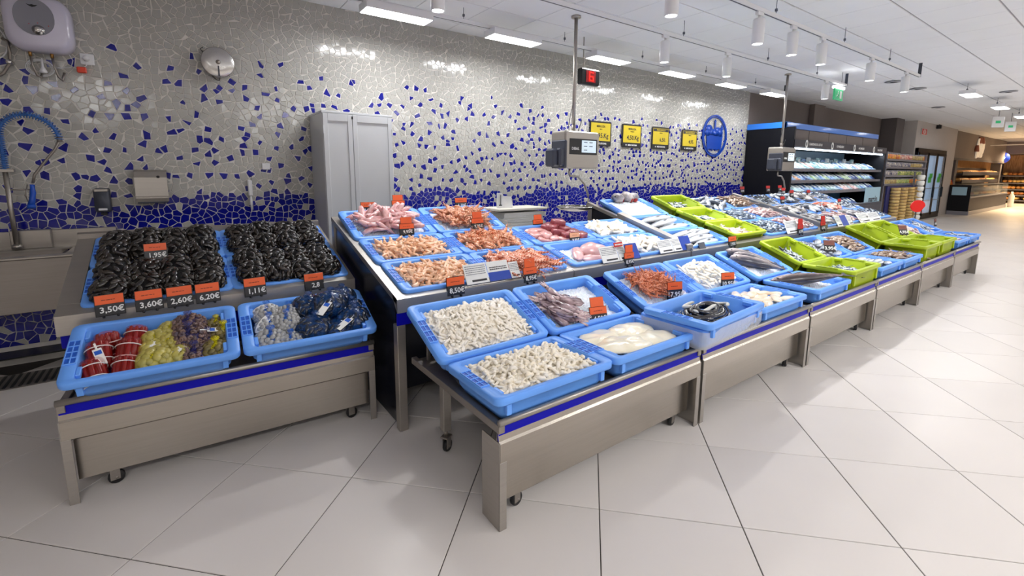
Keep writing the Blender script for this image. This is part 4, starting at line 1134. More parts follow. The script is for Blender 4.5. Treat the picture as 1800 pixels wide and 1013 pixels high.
for c in range(4):
    for r in (1, 2, 3):
        key = 'K%d%d' % (c, r); P_ = {(0, 1): F_SARD, (2, 2): F_RED, (1, 3): F_PINK}.get((c, r), KS[c] if c != 2 else F_GREY)
        n = 26 if P_ in (F_SMALL, F_SARD, F_PINK) else 13
        ice(key, .10, .02, 28 + c, mx=.032, my=.03); pile(key, P_, int(n * 1.5), '%s %s row tray nearest the fridge' % (('grey bream in the', 'silver bass in the', 'whole fish beside the gurnard in the', 'small blue fish in the')[c], {1: 'top', 2: 'middle', 3: 'lowest'}[r]), 'fish tray column %s %s row' % (ORD[c], {1: 'top', 2: 'middle', 3: 'lowest'}[r]), .124, .02, .095, .065, (.8, 1.0), (2.0, 4.2), .15)
# ------------------------------------------------------------------ shellfish bags
def mussel_mesh(m, L=.058, W=.028, H=.020):
    mb = MB()
    def fn(p):
        x, y, z = p; u = (x / L + .5); k = .35 + .65 * math.sin(PI * min(1, .12 + u * .62)); return (x, y * k + .006 * (u - .5) ** 2, z * k)
    mb.ell((0, 0, 0), L / 2, W / 2, H / 2, 8, 6, 0, R(PI / 2, 'X') if False else None, fn); return mb.mesh('mussel', [m])
def round_mesh(m, a, b, c, name): 
    mb = MB(); mb.ell((0, 0, 0), a, b, c, 9, 6, 0, None, lambda p: (p[0], p[1] * (1 - .18 * p[0] / a), p[2])); return mb.mesh(name, [m])
def snail_mesh(m):
    mb = MB(); P = []; Rr = []
    for i in range(10):
        u = i / 9; a = u * 9; P.append((.010 * (1 - u * .7) * math.cos(a), .010 * (1 - u * .7) * math.sin(a), .016 * u)); Rr.append(.010 * (1 - u * .75))
    mb.tube(P, Rr, 6); return mb.mesh('snail', [m])
MESHES = {'mussel': [mussel_mesh(MUSS), mussel_mesh(MUSS, .052, .026, .022)], 'blue': [mussel_mesh(MUSSB)], 'yclam': [round_mesh(CLAMY, .023, .019, .014, 'clam')],
          'bclam': [round_mesh(CLAMB, .020, .017, .012, 'clam')], 'snail': [snail_mesh(SNAIL)], 'cockle': [round_mesh(COCKLE, .016, .014, .012, 'cockle')]}
def fill_bag(o, kind, pname, n, a, b, c, seed, flat=.25, jit=.12, aim=None):
    rn = random.Random(seed)
    for k in range(n):
        z = 1 - (k + .5) / n * (1.25); th = k * 2.39996
        r = math.sqrt(max(0, 1 - z * z)); x, y = r * math.cos(th), r * math.sin(th)
        # super-ellipsoid makes the bag boxier
        x = math.copysign(abs(x) ** .8, x); y = math.copysign(abs(y) ** .8, y)
        p = Vector((x * a, y * b, c + z * c)) * 1.0
        nrm = Vector((x / a, y / b, z / c)).normalized()
        q = nrm.to_track_quat('Z', 'Y').to_matrix().to_4x4()
        M = Matrix.Translation(p) @ q @ R(rn.uniform(0, 2 * PI), 'Z') @ R(rn.gauss(0, jit * 2), 'X')
        me = MESHES[kind][rn.randrange(len(MESHES[kind]))]
        ch = obj(pname, me, o, False); ch.matrix_basis = M @ Matrix.Scale(rn.uniform(.88, 1.12), 4)
def bag(kind, pname, n, a, b, c, netm, seed, name, knot=True, jit=.12, core=None, net_k=1.10):
    o = bpy.data.objects.new(name, None); tag(o, '', 'shellfish bag')
    m = MB(); m.ell((0, 0, c), a * .88, b * .88, c * .88, 14, 9); m.build('bag_core', core or BLACK, o, False)
    fill_bag(o, kind, pname, n, a, b, c, seed, jit=jit)
    if netm:
        rn = random.Random(seed); m = MB()
        m.ell((0, 0, c), a * net_k, b * net_k, c * net_k, 20, 12, 0, None, lambda p: tuple(Vector(p) * (1 + .03 * mnoise.noise(Vector(p) * 40))))
        if knot: m.lathe([(.020, c * 2.0), (.008, c * 2.0 + .012), (.007, c * 2 + .022), (.018, c * 2 + .04), (.02, c * 2 + .042)], 8)
        m.build('net', netm, o, False)
    return o
MB_ = [bag('mussel', 'mussel', 46, .074, .094, .062, NETK, k, 'mussel_bag', False, .35) for k in range(3)]
k = 0
for c in range(2):
    for r in range(2):
        t = TA_['S%d%d' % (c, r)]
        for j in range(2):
            for i in range(4):
                x = -.218 + .145 * i + rr.uniform(-.006, .006); y = -.095 + .195 * j + rr.uniform(-.006, .006)
                put(MB_[k % 3], t, x, y, .045 + rr.uniform(0, .014), rr.choice((0, PI)) + rr.gauss(0, .12), rr.gauss(0, .06), rr.gauss(0, .06), rr.uniform(1.10, 1.17),
                    'shiny black mussel bag packed in the %s tray %s' % (('lower', 'upper')[r], ('beside the sink', 'beside the dark end panel')[c]), 'mussel bags %s %s' % (('lower', 'upper')[r], ('by the sink', 'by the panel')[c])); k += 1
def strap(o, a, c, y, w=.012, m=PAPER, name='label_band'):
    b = MB(); L = []
    for s in (-w, w): L.append([(a * 1.13 * math.cos(q), y + s, c + c * 1.13 * math.sin(q)) for q in [PI * i / 12 for i in range(13)]])
    b.loops(L, 0, closed=False); b.build(name, m, o, False)
def wtag(o, p, yaw, pitch=.2, L=.085, w=.03):
    b = MB(); Tm = T(*p) @ R(yaw, 'Z') @ R(pitch, 'Y')
    b.box(.03, -w / 2, 0, .03 + L, w / 2, .0012, 0, 0, Tm); b.box(0, -.004, 0, .032, .004, .0012, 0, 0, Tm); g = b.build('paper_tag', PAPER, o, False)
    b = MB(); b.box(.03 + L * .12, -w * .38, .0012, .03 + L * .36, w * .38, .002, 0, 0, Tm); b.build('printed_mark', TRAYDARK, g, False)
def razor(seed, band=True, papers=0):
    o = bpy.data.objects.new('razor_clam_bundle', None); tag(o, '', 'shellfish bundle'); rn = random.Random(seed)
    for ring, n, R_ in ((0, 9, .036), (1, 5, .019), (2, 1, 0)):
        for i in range(n):
            a = 2 * PI * i / n + seed; m = MB(); x, z = R_ * math.cos(a), .045 + R_ * math.sin(a) * .95
            m.tube([(0, -.062, 0), (0, -.05, 0), (0, .05, 0), (0, .062, 0)], [.006, .0105, .0105, .006], 6); s = m.build('razor_clam', RAZOR, o, False)
            s.location = (x, rn.uniform(-.008, .008), z); s.rotation_euler = (0, rn.uniform(0, 3), 0)
    m = MB(); m.tube([(0, -.072, .045), (0, -.06, .045), (0, .05, .045), (0, .066, .045), (0, .078, .045)], [.030, .051, .051, .046, .02], 14, caps=True); m.build('red_film', REDNET, o, False)
    for y in (-.03, .03): 
        m = MB(); m.tube([(.0525 * math.cos(q), y, .045 + .0525 * math.sin(q)) for q in [2 * PI * i / 18 for i in range(19)]], .0028, 4); m.build('rubber_band', PAPER, o, False)
    if papers == 1: strap(o, .048, .046, -.055, .016)
    if papers == 2: wtag(o, (-.01, .045, .099), -1.4, .0, .085, .034)
    return o
RZ = [razor(0), razor(1, papers=1), razor(2, papers=2)]
t = TA_['L1']
for k, (x, y, z, yw, p, s, pi, L) in enumerate(((-.205, .125, .05, .1, 1.15, 1.0, 0, 'standing red bundle of razor clams at the back corner, white cap of paper'), (-.095, .12, .04, -.1, .55, .95, 0, 'red bundle of razor clams second from the back corner'),
        (-.225, .02, .045, .15, .5, 1, 2, 'red razor clam bundle with a white paper tag on top'), (-.115, .01, .045, -.15, .5, 1, 0, 'red razor clam bundle in the middle next to the yellow bags'),
        (-.235, -.095, .03, .25, .42, 1, 1, 'red razor clam bundle at the front corner with a wide white label'), (-.125, -.10, .03, -.1, .42, .95, 0, 'red razor clam bundle at the front next to the yellow bags'))):
    put(RZ[pi], t, x, y, z, yw, 0, p, s, L, 'red razor clam bundles')
YB = [bag('yclam', 'clam', 36, .060, .052, .042, NETY, k, 'clam_bag', False, .15, CLAMY) for k in range(2)]
strap(YB[1], .062, .044, 0, .018)
for k, (x, y, z, yw, s, pi, L) in enumerate(((.045, .125, .045, .2, .85, 0, 'yellow clam bag highest at the back of the tray'), (-.02, .07, .03, .5, .95, 0, 'yellow clam bag beside the banded razor bundle'), (.045, .02, .035, -.3, .92, 0, 'yellow clam bag touching the violet snail bags'),
        (-.025, -.005, .025, .2, .95, 1, 'yellow clam bag wrapped in a broad white label'), (-.015, -.095, .03, .1, 1.1, 0, 'large yellow clam bag at the front of the tray'), (.08, -.08, .03, .8, .9, 1, 'yellow clam bag with a curled white label at the front'))):
    put(YB[pi], t, x, y, z, yw, .1, .05, s, L, 'yellow clam bags')
VB = [bag('snail', 'snail', 54, .064, .058, .042, NETV, k, 'snail_bag', True, .4, SNAIL) for k in range(2)]
wtag(VB[1], (.03, -.03, .085), -.6)
for k, (x, y, z, yw, s, L) in enumerate(((.125, .12, .05, 0, 1.05, 'violet snail bag with blue net knot at the back of the tray'), (.125, .03, .04, .6, 1.1, 'violet snail bag in the middle with a small white tag'), (.205, .03, .03, .2, .8, 'violet snail bag squeezed between its two fellows and the brown clams'), (.145, -.09, .02, 1.0, 1.0, 'violet snail bag at the front edge of the tray'))):
    put(VB[1 if k == 1 else 0], t, x, y, z, yw, 0, 0, s, L, 'violet snail bags')
BB = [bag('bclam', 'clam', 42, .062, .055, .042, NETY, k + 9, 'brown_clam_bag', True, .2, CLAMB) for k in range(2)]
wtag(BB[1], (-.03, -.02, .075), 3.7, .5, .07, .02)
for k, (x, y, z, yw, s, L) in enumerate(((.245, .13, .03, .2, .8, 'brown clam bag in yellow net at the back corner'), (.275, .03, .03, .8, 1.0, 'brown clam bag in yellow net in the middle'), (.235, -.09, .02, .1, 1.05, 'brown clam bag in yellow net at the front with a long white tag'))):
    put(BB[1 if k == 2 else 0], t, x, y, z, yw, 0, 0, s, L, 'brown clam bags')
t = TA_['L2']
CB = [bag('cockle', 'cockle', 64, .066, .056, .045, NETB, k + 20, 'cockle_bag', True, .3, COCKLE) for k in range(2)]
strap(CB[1], .066, .046, .01, .022)
for k, (x, y, z, yw, s, pi, L) in enumerate(((-.20, .12, .05, .3, 1.0, 1, 'grey cockle net at the back with a broad white label'), (-.09, .095, .05, .2, .95, 0, 'grey cockle net with a blue knot next to the blue mussel bags'), (-.20, .02, .04, .9, 1.0, 1, 'grey cockle net in the middle wrapped by a white label'),
        (-.115, .0, .06, .4, 1.0, 0, 'grey cockle net on top of the heap'), (-.205, -.10, .02, .1, 1.15, 0, 'grey cockle net at the front corner'), (-.11, -.115, .02, .6, .9, 0, 'small grey cockle net at the front beside the blue bag'))):
    put(CB[pi], t, x, y, z, yw, 0, 0, s, L, 'grey cockle nets')
BM = [bag('blue', 'mussel', 50, .085, .075, .058, FILMB, k + 40, 'blue_mussel_bag', True, .2, MUSSB, 1.17) for k in range(2)]
wtag(BM[1], (.0, -.03, .118), -2.4, .25, .095, .036)
for k, (x, y, z, yw, s, pi, L) in enumerate(((.02, .12, .05, .2, 1.0, 0, 'dark blue mussel bag at the back next to the cockles'), (.13, .06, .085, .1, 1.1, 1, 'dark blue mussel bag on top with a big white tag'), (.21, .13, .07, .5, 1.0, 1, 'dark blue mussel bag at the back corner below the price card'),
        (.255, .05, .04, .7, .9, 0, 'dark blue mussel bag against the end grip of the tray'), (.025, -.06, .02, .3, 1.1, 0, 'rounded dark blue mussel bag at the front beside the cockles'), (.15, -.10, .02, .9, .92, 0, 'smaller dark blue mussel bag low at the front'), (.245, -.055, .03, -.2, 1.08, 1, 'dark blue mussel bag at the front corner with a white tag'))):
    put(BM[pi], t, x, y, z, yw, 0, 0, s, L, 'dark blue mussel bags')
for (x, y, L) in ((-.28, .09, 'scrap of ice beside the cockle nets'),): pass

# ------------------------------------------------------------------ price tags and cards
def lines(parent, x0, x1, ys, m, z, h=.004, rn=random.Random(2)):
    mb = MB()
    for y in ys:
        a = x0
        while a < x1 - .006:
            l = rn.uniform(.006, .016); mb.box(a, z - .0006, y, min(a + l, x1), z, y + h, 0, 0); a += l + .003
    return mb.build('printed_text', m, parent)
def price(price_s, loc, label, w=.11, h=.10, tilt=-.22, rz=0.0, top=False, body_m=ORANGE):
    t = thing('price_tag', label, 'price tag', loc, 0, 'orange and black price tags'); t.rotation_euler = (tilt, 0, rz)
    MB().box(-w / 2, 0, 0, w / 2, .004, h * .55, 0, .001).build('price_panel', TAGBLACK, t)
    MB().box(-w / 2, -.0004, h * .55, w / 2, .0036, h, 0, .001).build('name_panel', body_m, t)
    m = MB(); m.box(-w / 2 - .003, .0038, -.004, w / 2 + .003, .0055, h + .003, 0, .001); m.box(-w * .3, -.012, -.012, -w * .2, .014, 0); m.box(w * .2, -.012, -.012, w * .3, .014, 0); m.build('holder', BLACK, t)
    text(price_s, h * .40, TAGTEXT, t, (w * .06, -.0012, h * .26), name='price_lettering')
    lines(t, -w * .28, w * .22, (h * .74,), INK, -.0006, h * .035)
    if top:
        u = MB(); u.box(-w * .42, -.002, h + .002, w * .36, .002, h + h * .62, 0, .001); p = u.build('upper_plate', body_m, t)
        u = MB(); u.box(-w * .43, .002, h, w * .37, .0035, h + h * .64, 0, .001); u.build('plate_back', TAGBLACK, p)
    return t
sgn = -.12
for s, x, L in (('3,50€', -.33, 'price tag reading 3,50€ next to the sink'), ('3,60€', -.172, 'price tag reading 3,60€, second along the mussel counter lip'), ('2,60€', -.04, 'price tag reading 2,60€, third along the mussel counter lip'), ('6,20€', .088, 'price tag reading 6,20€, beside the gap between mussel trays'), ('1,11€', .322, 'price tag reading 1,11€ above the cockle nets')):
    price(s, (x, 3.0, .768), L, .112, .103, -.15, .12)
price('2,8', (.655, 3.02, .752), 'price tag reading 2,8 half hidden by the blue mussel bags', .115, .10, -.15, .1)
price('1,95€', (-.14, 3.44, .965), 'price tag reading 1,95€ standing among the mussel bags', .108, .095, -.2, .1)
price('8,50€', (1.30, 2.345, .765), 'price tag reading 8,50€ on the lip below the peeled prawns', .118, .108, -.1)
price('8,95€', (1.865, 2.345, .768), 'price tag reading 8,95€ with upper plate below the red langoustines', .112, .098, -.1, 0, True)
price('8,95€', (2.865, 2.345, .768), 'price tag reading 8,95€ with a red slip beside the pink fillet', .112, .098, -.1, 0, True)
price('4,50€', (2.02, 1.86, .59), 'price tag reading 4,50€ with upper plate in the squid tray', .118, .095, -.3, -.25, True)
price('17,95€', (2.775, 1.86, .618), 'price tag reading 17,95€ beside the small red shrimp', .118, .118, -.1, -.35)
price('10,95€', (3.47, 1.86, .60), 'price tag reading 10,95€ beside the baby squid', .118, .115, -.1, -.35)
price('9,95€', (1.33, 3.12, 1.04), 'price tag reading 9,95€ with upper plate between pink fish and prawns', .11, .078, -.1, 0, True)
price('9,95€', (1.935, 3.12, 1.04), 'price tag reading 9,95€ with upper plate above the orange langoustines', .11, .085, -.1, 0, True)
price('9,50€', (2.57, 3.13, 1.0), 'price tag reading 9,50€ with upper plate behind the tuna', .11, .075, -.1, 0, True)
price('9,95€', (2.67, 2.76, .91), 'pale price tag reading 9,95€ between tuna and pink fillet', .11, .085, -.2, 0, False, mat('faded_orange_card', (232, 170, 130), .4))
price('8,95€', (1.22, 3.62, 1.165), 'tilted orange tag half hidden behind the pink fish', .11, .085, -.1, -.1)
price('8,20€', (1.475, 3.62, 1.18), 'orange tag reading 8,20€ at the back of the pink fish', .11, .075, -.1, 0, True)
price('5,70€', (2.07, 3.62, 1.17), 'orange tag reading 5,70€ at the back of the brown langoustines', .12, .09, -.1)
price('7,95€', (4.40, 2.345, .775), 'orange tag standing on the lip near the long hake', .14, .10, -.1)
for k, (x, L) in enumerate(((5.9, 'red tag with upper plate on the lip below the pinkish grey fish'), (6.53, 'red tag with upper plate at the ledge before the mixed fish'))):
    price('6,95€', (x, 2.345, .79), L, .14, .11, -.1, 0, True, REDCARD)
for k, (x, y, z) in enumerate(((7.1, 3.1, 1.07), (7.9, 3.45, 1.17), (8.45, 3.3, 1.13), (6.95, 3.62, 1.2), (7.75, 3.62, 1.2), (8.2, 3.64, 1.2), (8.6, 2.9, 1.0), (7.25, 3.05, 1.16))):
    price('5,95€', (x, y, z), 'small red price tag among the mixed fish, %s counted from the ledge' % ORD[k], .12, .09, -.1, 0, False, REDCARD)
price('3,95€', (5.42, 1.86, .70), 'dark wooden tag leaning in the sardine crate', .10, .12, -.5, -.8, False, mat('brown_card', (120, 70, 60), .5))
price('4,95€', (7.75, 1.84, .70), 'brown tag leaning between the two lime crates of the fifth table', .10, .13, -.5, -.7, False, MATS['brown_card'])
price('4,95€', (9.3, 1.86, .72), 'small reddish tag by the last tilted tray', .10, .10, -.1, 0, False, MATS['brown_card'])

def card(parts, loc, label, tilt=-.55, rz=0.0):
    """a row of laminated sheets leaning on the metal lip"""
    t = thing('info_card', label, 'info card', loc, 0, 'laminated cards on the counter lip'); t.rotation_euler = (tilt, 0, rz)
    x = 0
    for (w, h, kind) in parts:
        if kind == 'w':
            p = MB().box(x, 0, 0, x + w, .003, h, 0, .001).build('white_sheet', PAPER, t)
            lines(p, x + w * .06, x + w * .94, [h * q for q in (.86, .76, .66, .56, .46)], GREYINK, -.0004, h * .03)
            m = MB(); m.box(x + w * .25, -.0006, h * .10, x + w * .9, -.0001, h * .20, 0, 0); m.build('bold_print', TAGBLACK, p)
        elif kind == 'h':
            p = MB().box(x, 0, 0, x + w, .003, h, 0, .001).build('white_sheet', PAPER, t)
            m = MB(); m.box(x, -.0008, 0, x + w, -.0001, h * .45, 0, 0); m.build('blue_half', ROYAL, p)
            lines(p, x + w * .1, x + w * .9, [h * q for q in (.56, .66)], TAGBLACK, -.0009, h * .05)
        else:
            MB().box(x, 0, 0, x + w, .003, h, 0, .001).build('blue_sheet', ROYAL, t)
        x += w + .004
    m = MB(); m.box(0, .003, -.006, x, .006, .03); m.build('holder', SLATE, t)
    return t
card([(.165, .13, 'w'), (.165, .13, 'h'), (.075, .11, 'w')], (1.385, 2.36, .81), 'white and blue laminated card between the two lower prawn tags', -.5)
card([(.19, .13, 'w'), (.09, .12, 'w'), (.15, .13, 'b')], (2.58, 2.36, .81), 'white and blue laminated card in front of the ray wing', -.5)
card([(.19, .12, 'w'), (.12, .12, 'w'), (.15, .13, 'b')], (3.28, 2.36, .815), 'white and blue laminated card in front of the squid tubes', -.5)
card([(.30, .15, 'w')], (5.60, 2.36, .81), 'plain white laminated card before the silvery fish', -.4)
card([(.17, .15, 'w'), (.20, .15, 'b'), (.15, .14, 'w')], (7.05, 2.36, .80), 'white and blue laminated card in front of the grey bream', -.5)
card([(.42, .15, 'w'), (.42, .14, 'w')], (7.85, 2.36, .80), 'wide white laminated card in front of the last counter', -.6)
o = MB().box(0, 0, 0, .10, .004, .035, 0, .001).build('red_slip', REDCARD); o.location = (2.74, 2.40, .915); o.rotation_euler = (-.3, 0, 0); tag(o, 'small red paper slip above the tag by the pink fillet', 'paper slip')
lines(o, .01, .09, (.012,), TAGTEXT, -.0004, .01)
o = MB().box(0, 0, 0, .10, .006, .06, 0, .001).build('grey_tag', SLATE); o.location = (3.86, 2.36, .80); o.rotation_euler = (-.4, 0, 0); tag(o, 'small blank grey tag on the lip by the hake', 'tag')
# ------------------------------------------------------------------ things on and by the mosaic wall
WY = WALL_Y - .004
# water heater
t = thing('water_heater', 'white rounded wall water heater with a grey oval dial panel', 'water heater', (-.715, WY, 2.37))
m = MB()
m.loops([rrect(.33, .35, 0, .09, 6), rrect(.355, .375, .03, .10, 6), rrect(.36, .38, .12, .10, 6), rrect(.345, .365, .17, .10, 6), rrect(.28, .30, .195, .09, 6)], 0, True, True, True, T(0, 0, .16) @ R(PI / 2, 'X'))
m.build('casing', mat('heater_white', (212, 208, 226), .25, coat=.3), t)
m = MB(); P = [(.105 * math.cos(a) , .118 * math.sin(a) + (.012 if math.sin(a) > 0 else 0)) for a in [2 * PI * k / 28 for k in range(28)]]
m.prism(P, .194, .200, 0, T(-.01, 0, .185) @ R(PI / 2, 'X')); pn = m.build('dial_panel', mat('heater_grey', (140, 140, 150), .4), t)
m = MB(); m.lathe([(.034, 0), (.034, .006), (.02, .008), (.019, .026), (.016, .028)], 20, 0, T(.005, -.199, .105) @ R(PI / 2, 'X')); m.build('knob', CHROME, pn)
m = MB(); m.prism([(-.03, .008), (-.012, .004), (0, .009), (.012, .004), (.03, .008), (.016, -.004), (0, -.010), (-.016, -.004)], 0, .001, 0, T(-.012, -.201, .265) @ R(PI / 2, 'X')); m.build('maker_mark', BLACK, pn)
m = MB()
for a in (-.045, .0, .055): m.ell((.005 + a, -.2, .14 + (.012 if a == 0 else 0)), .003, .002, .003, 6, 4)
m.build('indicator_dots', REDCARD, pn)
for x, hot in ((-.075, 0), (.04, 1)):
    m = MB(); m.tube([(x, -.08, -.01), (x, -.08, -.06)], .010, 8); q = m.build('brass_fitting', mat('brass%d' % hot, (160, 120, 70), .3, 1.0), t)
    m = MB(); m.tube([(x, -.08, -.05), (x + .005, -.08, -.12), (x + .02, -.07, -.19), (x + .035, -.05, -.20 - .01 * hot), (x + .05, -.04, -.15)], .008, 8); m.build('braided_hose', STEELV, t)
m = MB(); m.lathe([(.004, .09), (.007, .06), (.008, .03), (.022, .0), (.022, -.012), (.01, -.016)], 12, 0, T(-.02, -.07, -.155)); m.build('drain_funnel', WHITE, t)
m = MB()
for k in range(3):
    m.tube([(-.02 + (.06 + .008 * k) * math.cos(a) - .02, -.03 - .004 * k, -.13 + (.05 + .006 * k) * math.sin(a)) for a in [2 * PI * i / 20 for i in range(21)]], .0035, 5)
m.tube([(.0, -.03, -.12), (.07, -.025, -.115), (.13, -.02, -.10), (.145, -.02, -.05), (.12, -.02, .01)], .0035, 5)
m.build('white_cable', WHITE, t)
o = MB().box(-.028, -.03, -.02, .028, 0, .024, 0, .006).build('orange_valve', mat('orange_valve', (236, 70, 40), .35)); o.location = (-.527, WY, 2.255); tag(o, 'small orange red valve box beside the heater hoses', 'valve')
t = thing('wall_socket', 'white wall socket with plug beside the water heater', 'socket', (-.489, WY, 2.342))
MB().box(-.042, -.012, -.042, .042, 0, .042, 0, .004).build('plate', WHITE, t)
m = MB(); m.lathe([(.020, 0), (.020, .028), (.012, .04)], 12, 0, T(-.004, -.011, .002) @ R(PI / 2, 'X')); m.tube([(-.004, -.04, .0), (-.006, -.03, -.05), (-.04, -.015, -.075)], .0035, 6); m.build('plug', WHITE, t)
t = thing('water_pipe', 'chrome tap and loop of pipe at the wall under the edge of the heater', 'pipe', (-.93, WY, 2.20))
m = MB(); m.tube([(.0, -.03, .22), (.03, -.05, .2), (.03, -.05, .12), (.02, -.04, .05), (-.02, -.03, -.02), (-.06, -.03, -.05)], .011, 8); m.build('pipe', STEELV, t)
m = MB(); m.lathe([(.02, 0), (.02, .02), (.012, .03), (.012, .05)], 10, 0, T(.02, 0, .06) @ R(PI / 2, 'X')); m.ell((.02, -.055, .06), .018, .012, .018, 8, 6); m.build('tap', CHROME, t)
m = MB(); m.tube([(-.05 + .07 * math.cos(a), -.02, .19 + .11 * math.sin(a)) for a in [2 * PI * i / 20 for i in range(21)]], .005, 6); m.build('white_cable', WHITE, t)
# round steel lid on the wall
t = thing('steel_disc', 'round polished steel lid hanging high on the mosaic', 'lid', (.375, WY - .02, 2.425))
m = MB(); m.lathe([(.118, 0), (.124, .004), (.124, .058), (.120, .062), (.05, .064), (.02, .066), (.0005, .066)], 40, 0, R(PI / 2, 'X')); m.build('disc', mat('turned_steel', (206, 204, 200), .24, 1.0), t)
m = MB(); m.lathe([(.018, .066), (.018, .072), (.0005, .074)], 16, 0, R(PI / 2, 'X')); m.build('hub', STEELV, t)
m = MB(); m.prism([(-.007, -.118), (.007, -.118), (.005, -.03), (-.005, -.03)], .062, .068, 0, R(PI / 2, 'X')); m.build('dark_slot', SLATE, t)
m = MB(); m.tube([(-.06, -.01, -.10), (-.02, -.03, -.145), (.0, -.03, -.15), (.01, -.03, -.12)], .004, 6); m.tube([(-.10, -.01, .08), (-.12, -.02, .10), (-.10, -.03, .115)], .004, 6); m.build('wire_hook', BLACK, t)
# pre-rinse tap
t = thing('rinse_tap', 'tall steel rinse tap with blue coiled spring hose at the sink', 'tap', (-1.0, WY - .13, .92))
m = MB(); m.tube([(0, 0, 0), (.0, 0, .57)], .015, 10); m.lathe([(.03, 0), (.03, .02), (.018, .03)], 12); m.build('riser', STEEL, t)
P = []
for i in range(33):
    u = i / 32
    if u < .4: P.append(Vector((0, 0, .57 + .24 * u / .4)))
    else:
        a = PI - (u - .4) / .6 * PI * .98; P.append(Vector((.155 + .155 * math.cos(a), -.01, .81 + .17 * math.sin(a) - .04 * (u - .4))))
def path(u):
    f = u * (len(P) - 1); i = min(len(P) - 2, int(f)); return P[i].lerp(P[i + 1], f - i)
m = MB(); Q = []
N = 46 * 10
for i in range(N + 1):
    u = i / N; c = path(u); d = (path(min(1, u + .01)) - path(max(0, u - .01))).normalized(); s = d.cross(Vector((0, 1, 0))).normalized(); w = Vector((0, 1, 0)); a = 2 * PI * 46 * u
    Q.append(c + s * .022 * math.cos(a) + w * .022 * math.sin(a))
SPR = mat('blue_spring', (50, 110, 190), .3, coat=.3)
m.tube(Q, .0035, 5); m.build('spring', SPR, t)
m = MB(); m.tube([p for p in P], .010, 8); m.build('inner_hose', SPR, t)
e = P[-1]
m = MB(); m.tube([e + Vector((0, 0, .02)), e + Vector((0, 0, -.015))], .016, 10); m.tube([e, e + Vector((-.03, 0, -.07)), e + Vector((-.12, 0, -.2)), e + Vector((-.16, 0, -.26)), e + Vector((-.175, 0, -.32))], .009, 8); m.build('grey_hose', STEELV, t)
m = MB(); h0 = e + Vector((-.178, -.005, -.33)); m.tube([h0, h0 + Vector((-.004, 0, -.06)), h0 + Vector((-.012, 0, -.11)), h0 + Vector((-.02, -.01, -.15))], [.014, .018, .018, .022], 10)
m.tube([h0 + Vector((-.02, -.01, -.15)), h0 + Vector((-.02, -.015, -.175))], [.026, .024], 12); m.build('spray_handle', mat('blue_handle', (20, 80, 190), .3), t)
m = MB(); m.tube([h0 + Vector((-.025, 0, -.0)), h0 + Vector((-.045, 0, -.08)), h0 + Vector((-.03, -.01, -.145))], .005, 6); m.build('trigger', STEEL, t)
m = MB(); m.tube([(0, 0, .43), (.12, -.005, .43)], .006, 6); m.box(-.03, -.02, .555, .05, .02, .58, 0, .003); m.build('bracket', STEEL, t)
# sink
t = thing('steel_sink', 'wide stainless sink with deep apron against the blue mosaic', 'sink', (-1.5, 4.4, 0))
m = MB(); m.box(-1.3, 0, .52, .89, .02, .89, 0, .004); m.build('apron', STEELV, t)
m = MB(); m.box(-1.3, -.005, .89, .93, .09, .905, 0, .003); m.box(-1.3, .42, .89, .93, .54, .905, 0, .003); m.box(.80, .09, .89, .93, .42, .905, 0, .003); m.build('rim', STEEL, t)
m = MB(); L = [rrect(2.05, .33, .895, .04, 4, -.25, .255), rrect(2.0, .30, .62, .05, 4, -.25, .255), rrect(1.8, .2, .6, .05, 4, -.25, .255)]; m.loops(L, 0, False, True); m.build('basin', STEELV, t)
m = MB(); m.box(-1.3, .515, .90, 1.06, .54, 1.035, 0, .003); m.build('splashback', STEEL, t)
m = MB(); m.box(.46, .46, .905, .68, .53, 1.045, 0, .004); m.build('tap_box', STEEL, t)
for x in (-1.2, .78): MB().box(x, .04, 0, x + .04, .08, .6).build('leg', STEELV, t)
MB().box(-1.3, .3, .12, .85, .50, .13).build('low_shelf', BLACK, t)
t = thing('floor_drain', 'dark slotted drain grate in the floor below the sink', 'floor drain', (-1.15, 4.55, .001))
MB().box(-.5, -.15, 0, .5, .15, .004, 0, .001).build('frame', STEELV, t)
for k in range(24): MB().box(-.47 + .04 * k, -.13, .004, -.452 + .04 * k, .13, .009, 0, .001).build('bar', BLACK, t)
# dispensers
t = thing('soap_dispenser', 'small dark soap dispenser above the sink', 'soap dispenser', (-.50, WY, 1.155))
m = MB(); m.loops([rrect(.10, .19, 0, .015, 3), rrect(.10, .19, .07, .02, 3), rrect(.088, .178, .085, .02, 3)], 0, True, True, True, T(0, 0, .10) @ R(PI / 2, 'X')); m.build('body', SLATE, t)
MB().box(-.045, -.088, .165, .045, -.004, .192, 0, .006).build('cap', STEEL, t)
MB().box(-.027, -.092, .02, .027, -.083, .036, 0, .002).build('window_strip', WHITE, t)
m = MB(); m.box(-.02, -.05, -.02, .02, -.02, .0); m.build('nozzle', BLACK, t)
t = thing('towel_dispenser', 'square steel paper towel dispenser with rounded top on the mosaic', 'towel dispenser', (-.177, WY, 1.235))
m = MB(); m.loops([[(x, 0, 0), (x, -.12, .0), (x, -.125, .03), (x, -.118, .20), (x, -.09, .245), (x, -.05, .26), (x, 0, .262)] for x in (-.108, .108)], 0, True, True, False); m.build('body', STEEL, t)
MB().box(-.112, -.128, .04, .112, -.112, .047, 0, .001).build('seam', STEELV, t)
MB().box(-.10, -.122, -.012, .10, -.02, .002, 0, .003).build('towel_slot', SLATE, t)
m = MB(); m.lathe([(.012, 0), (.010, .008)], 12, 0, T(.05, -.115, .205) @ R(PI / 2, 'X')); m.build('lock', BLACK, t)
t = thing('wall_probe', 'slim white probe hanging in a holder left of the grey cabinet'.replace('left of', 'near'), 'probe', (.55, WY, 1.10))
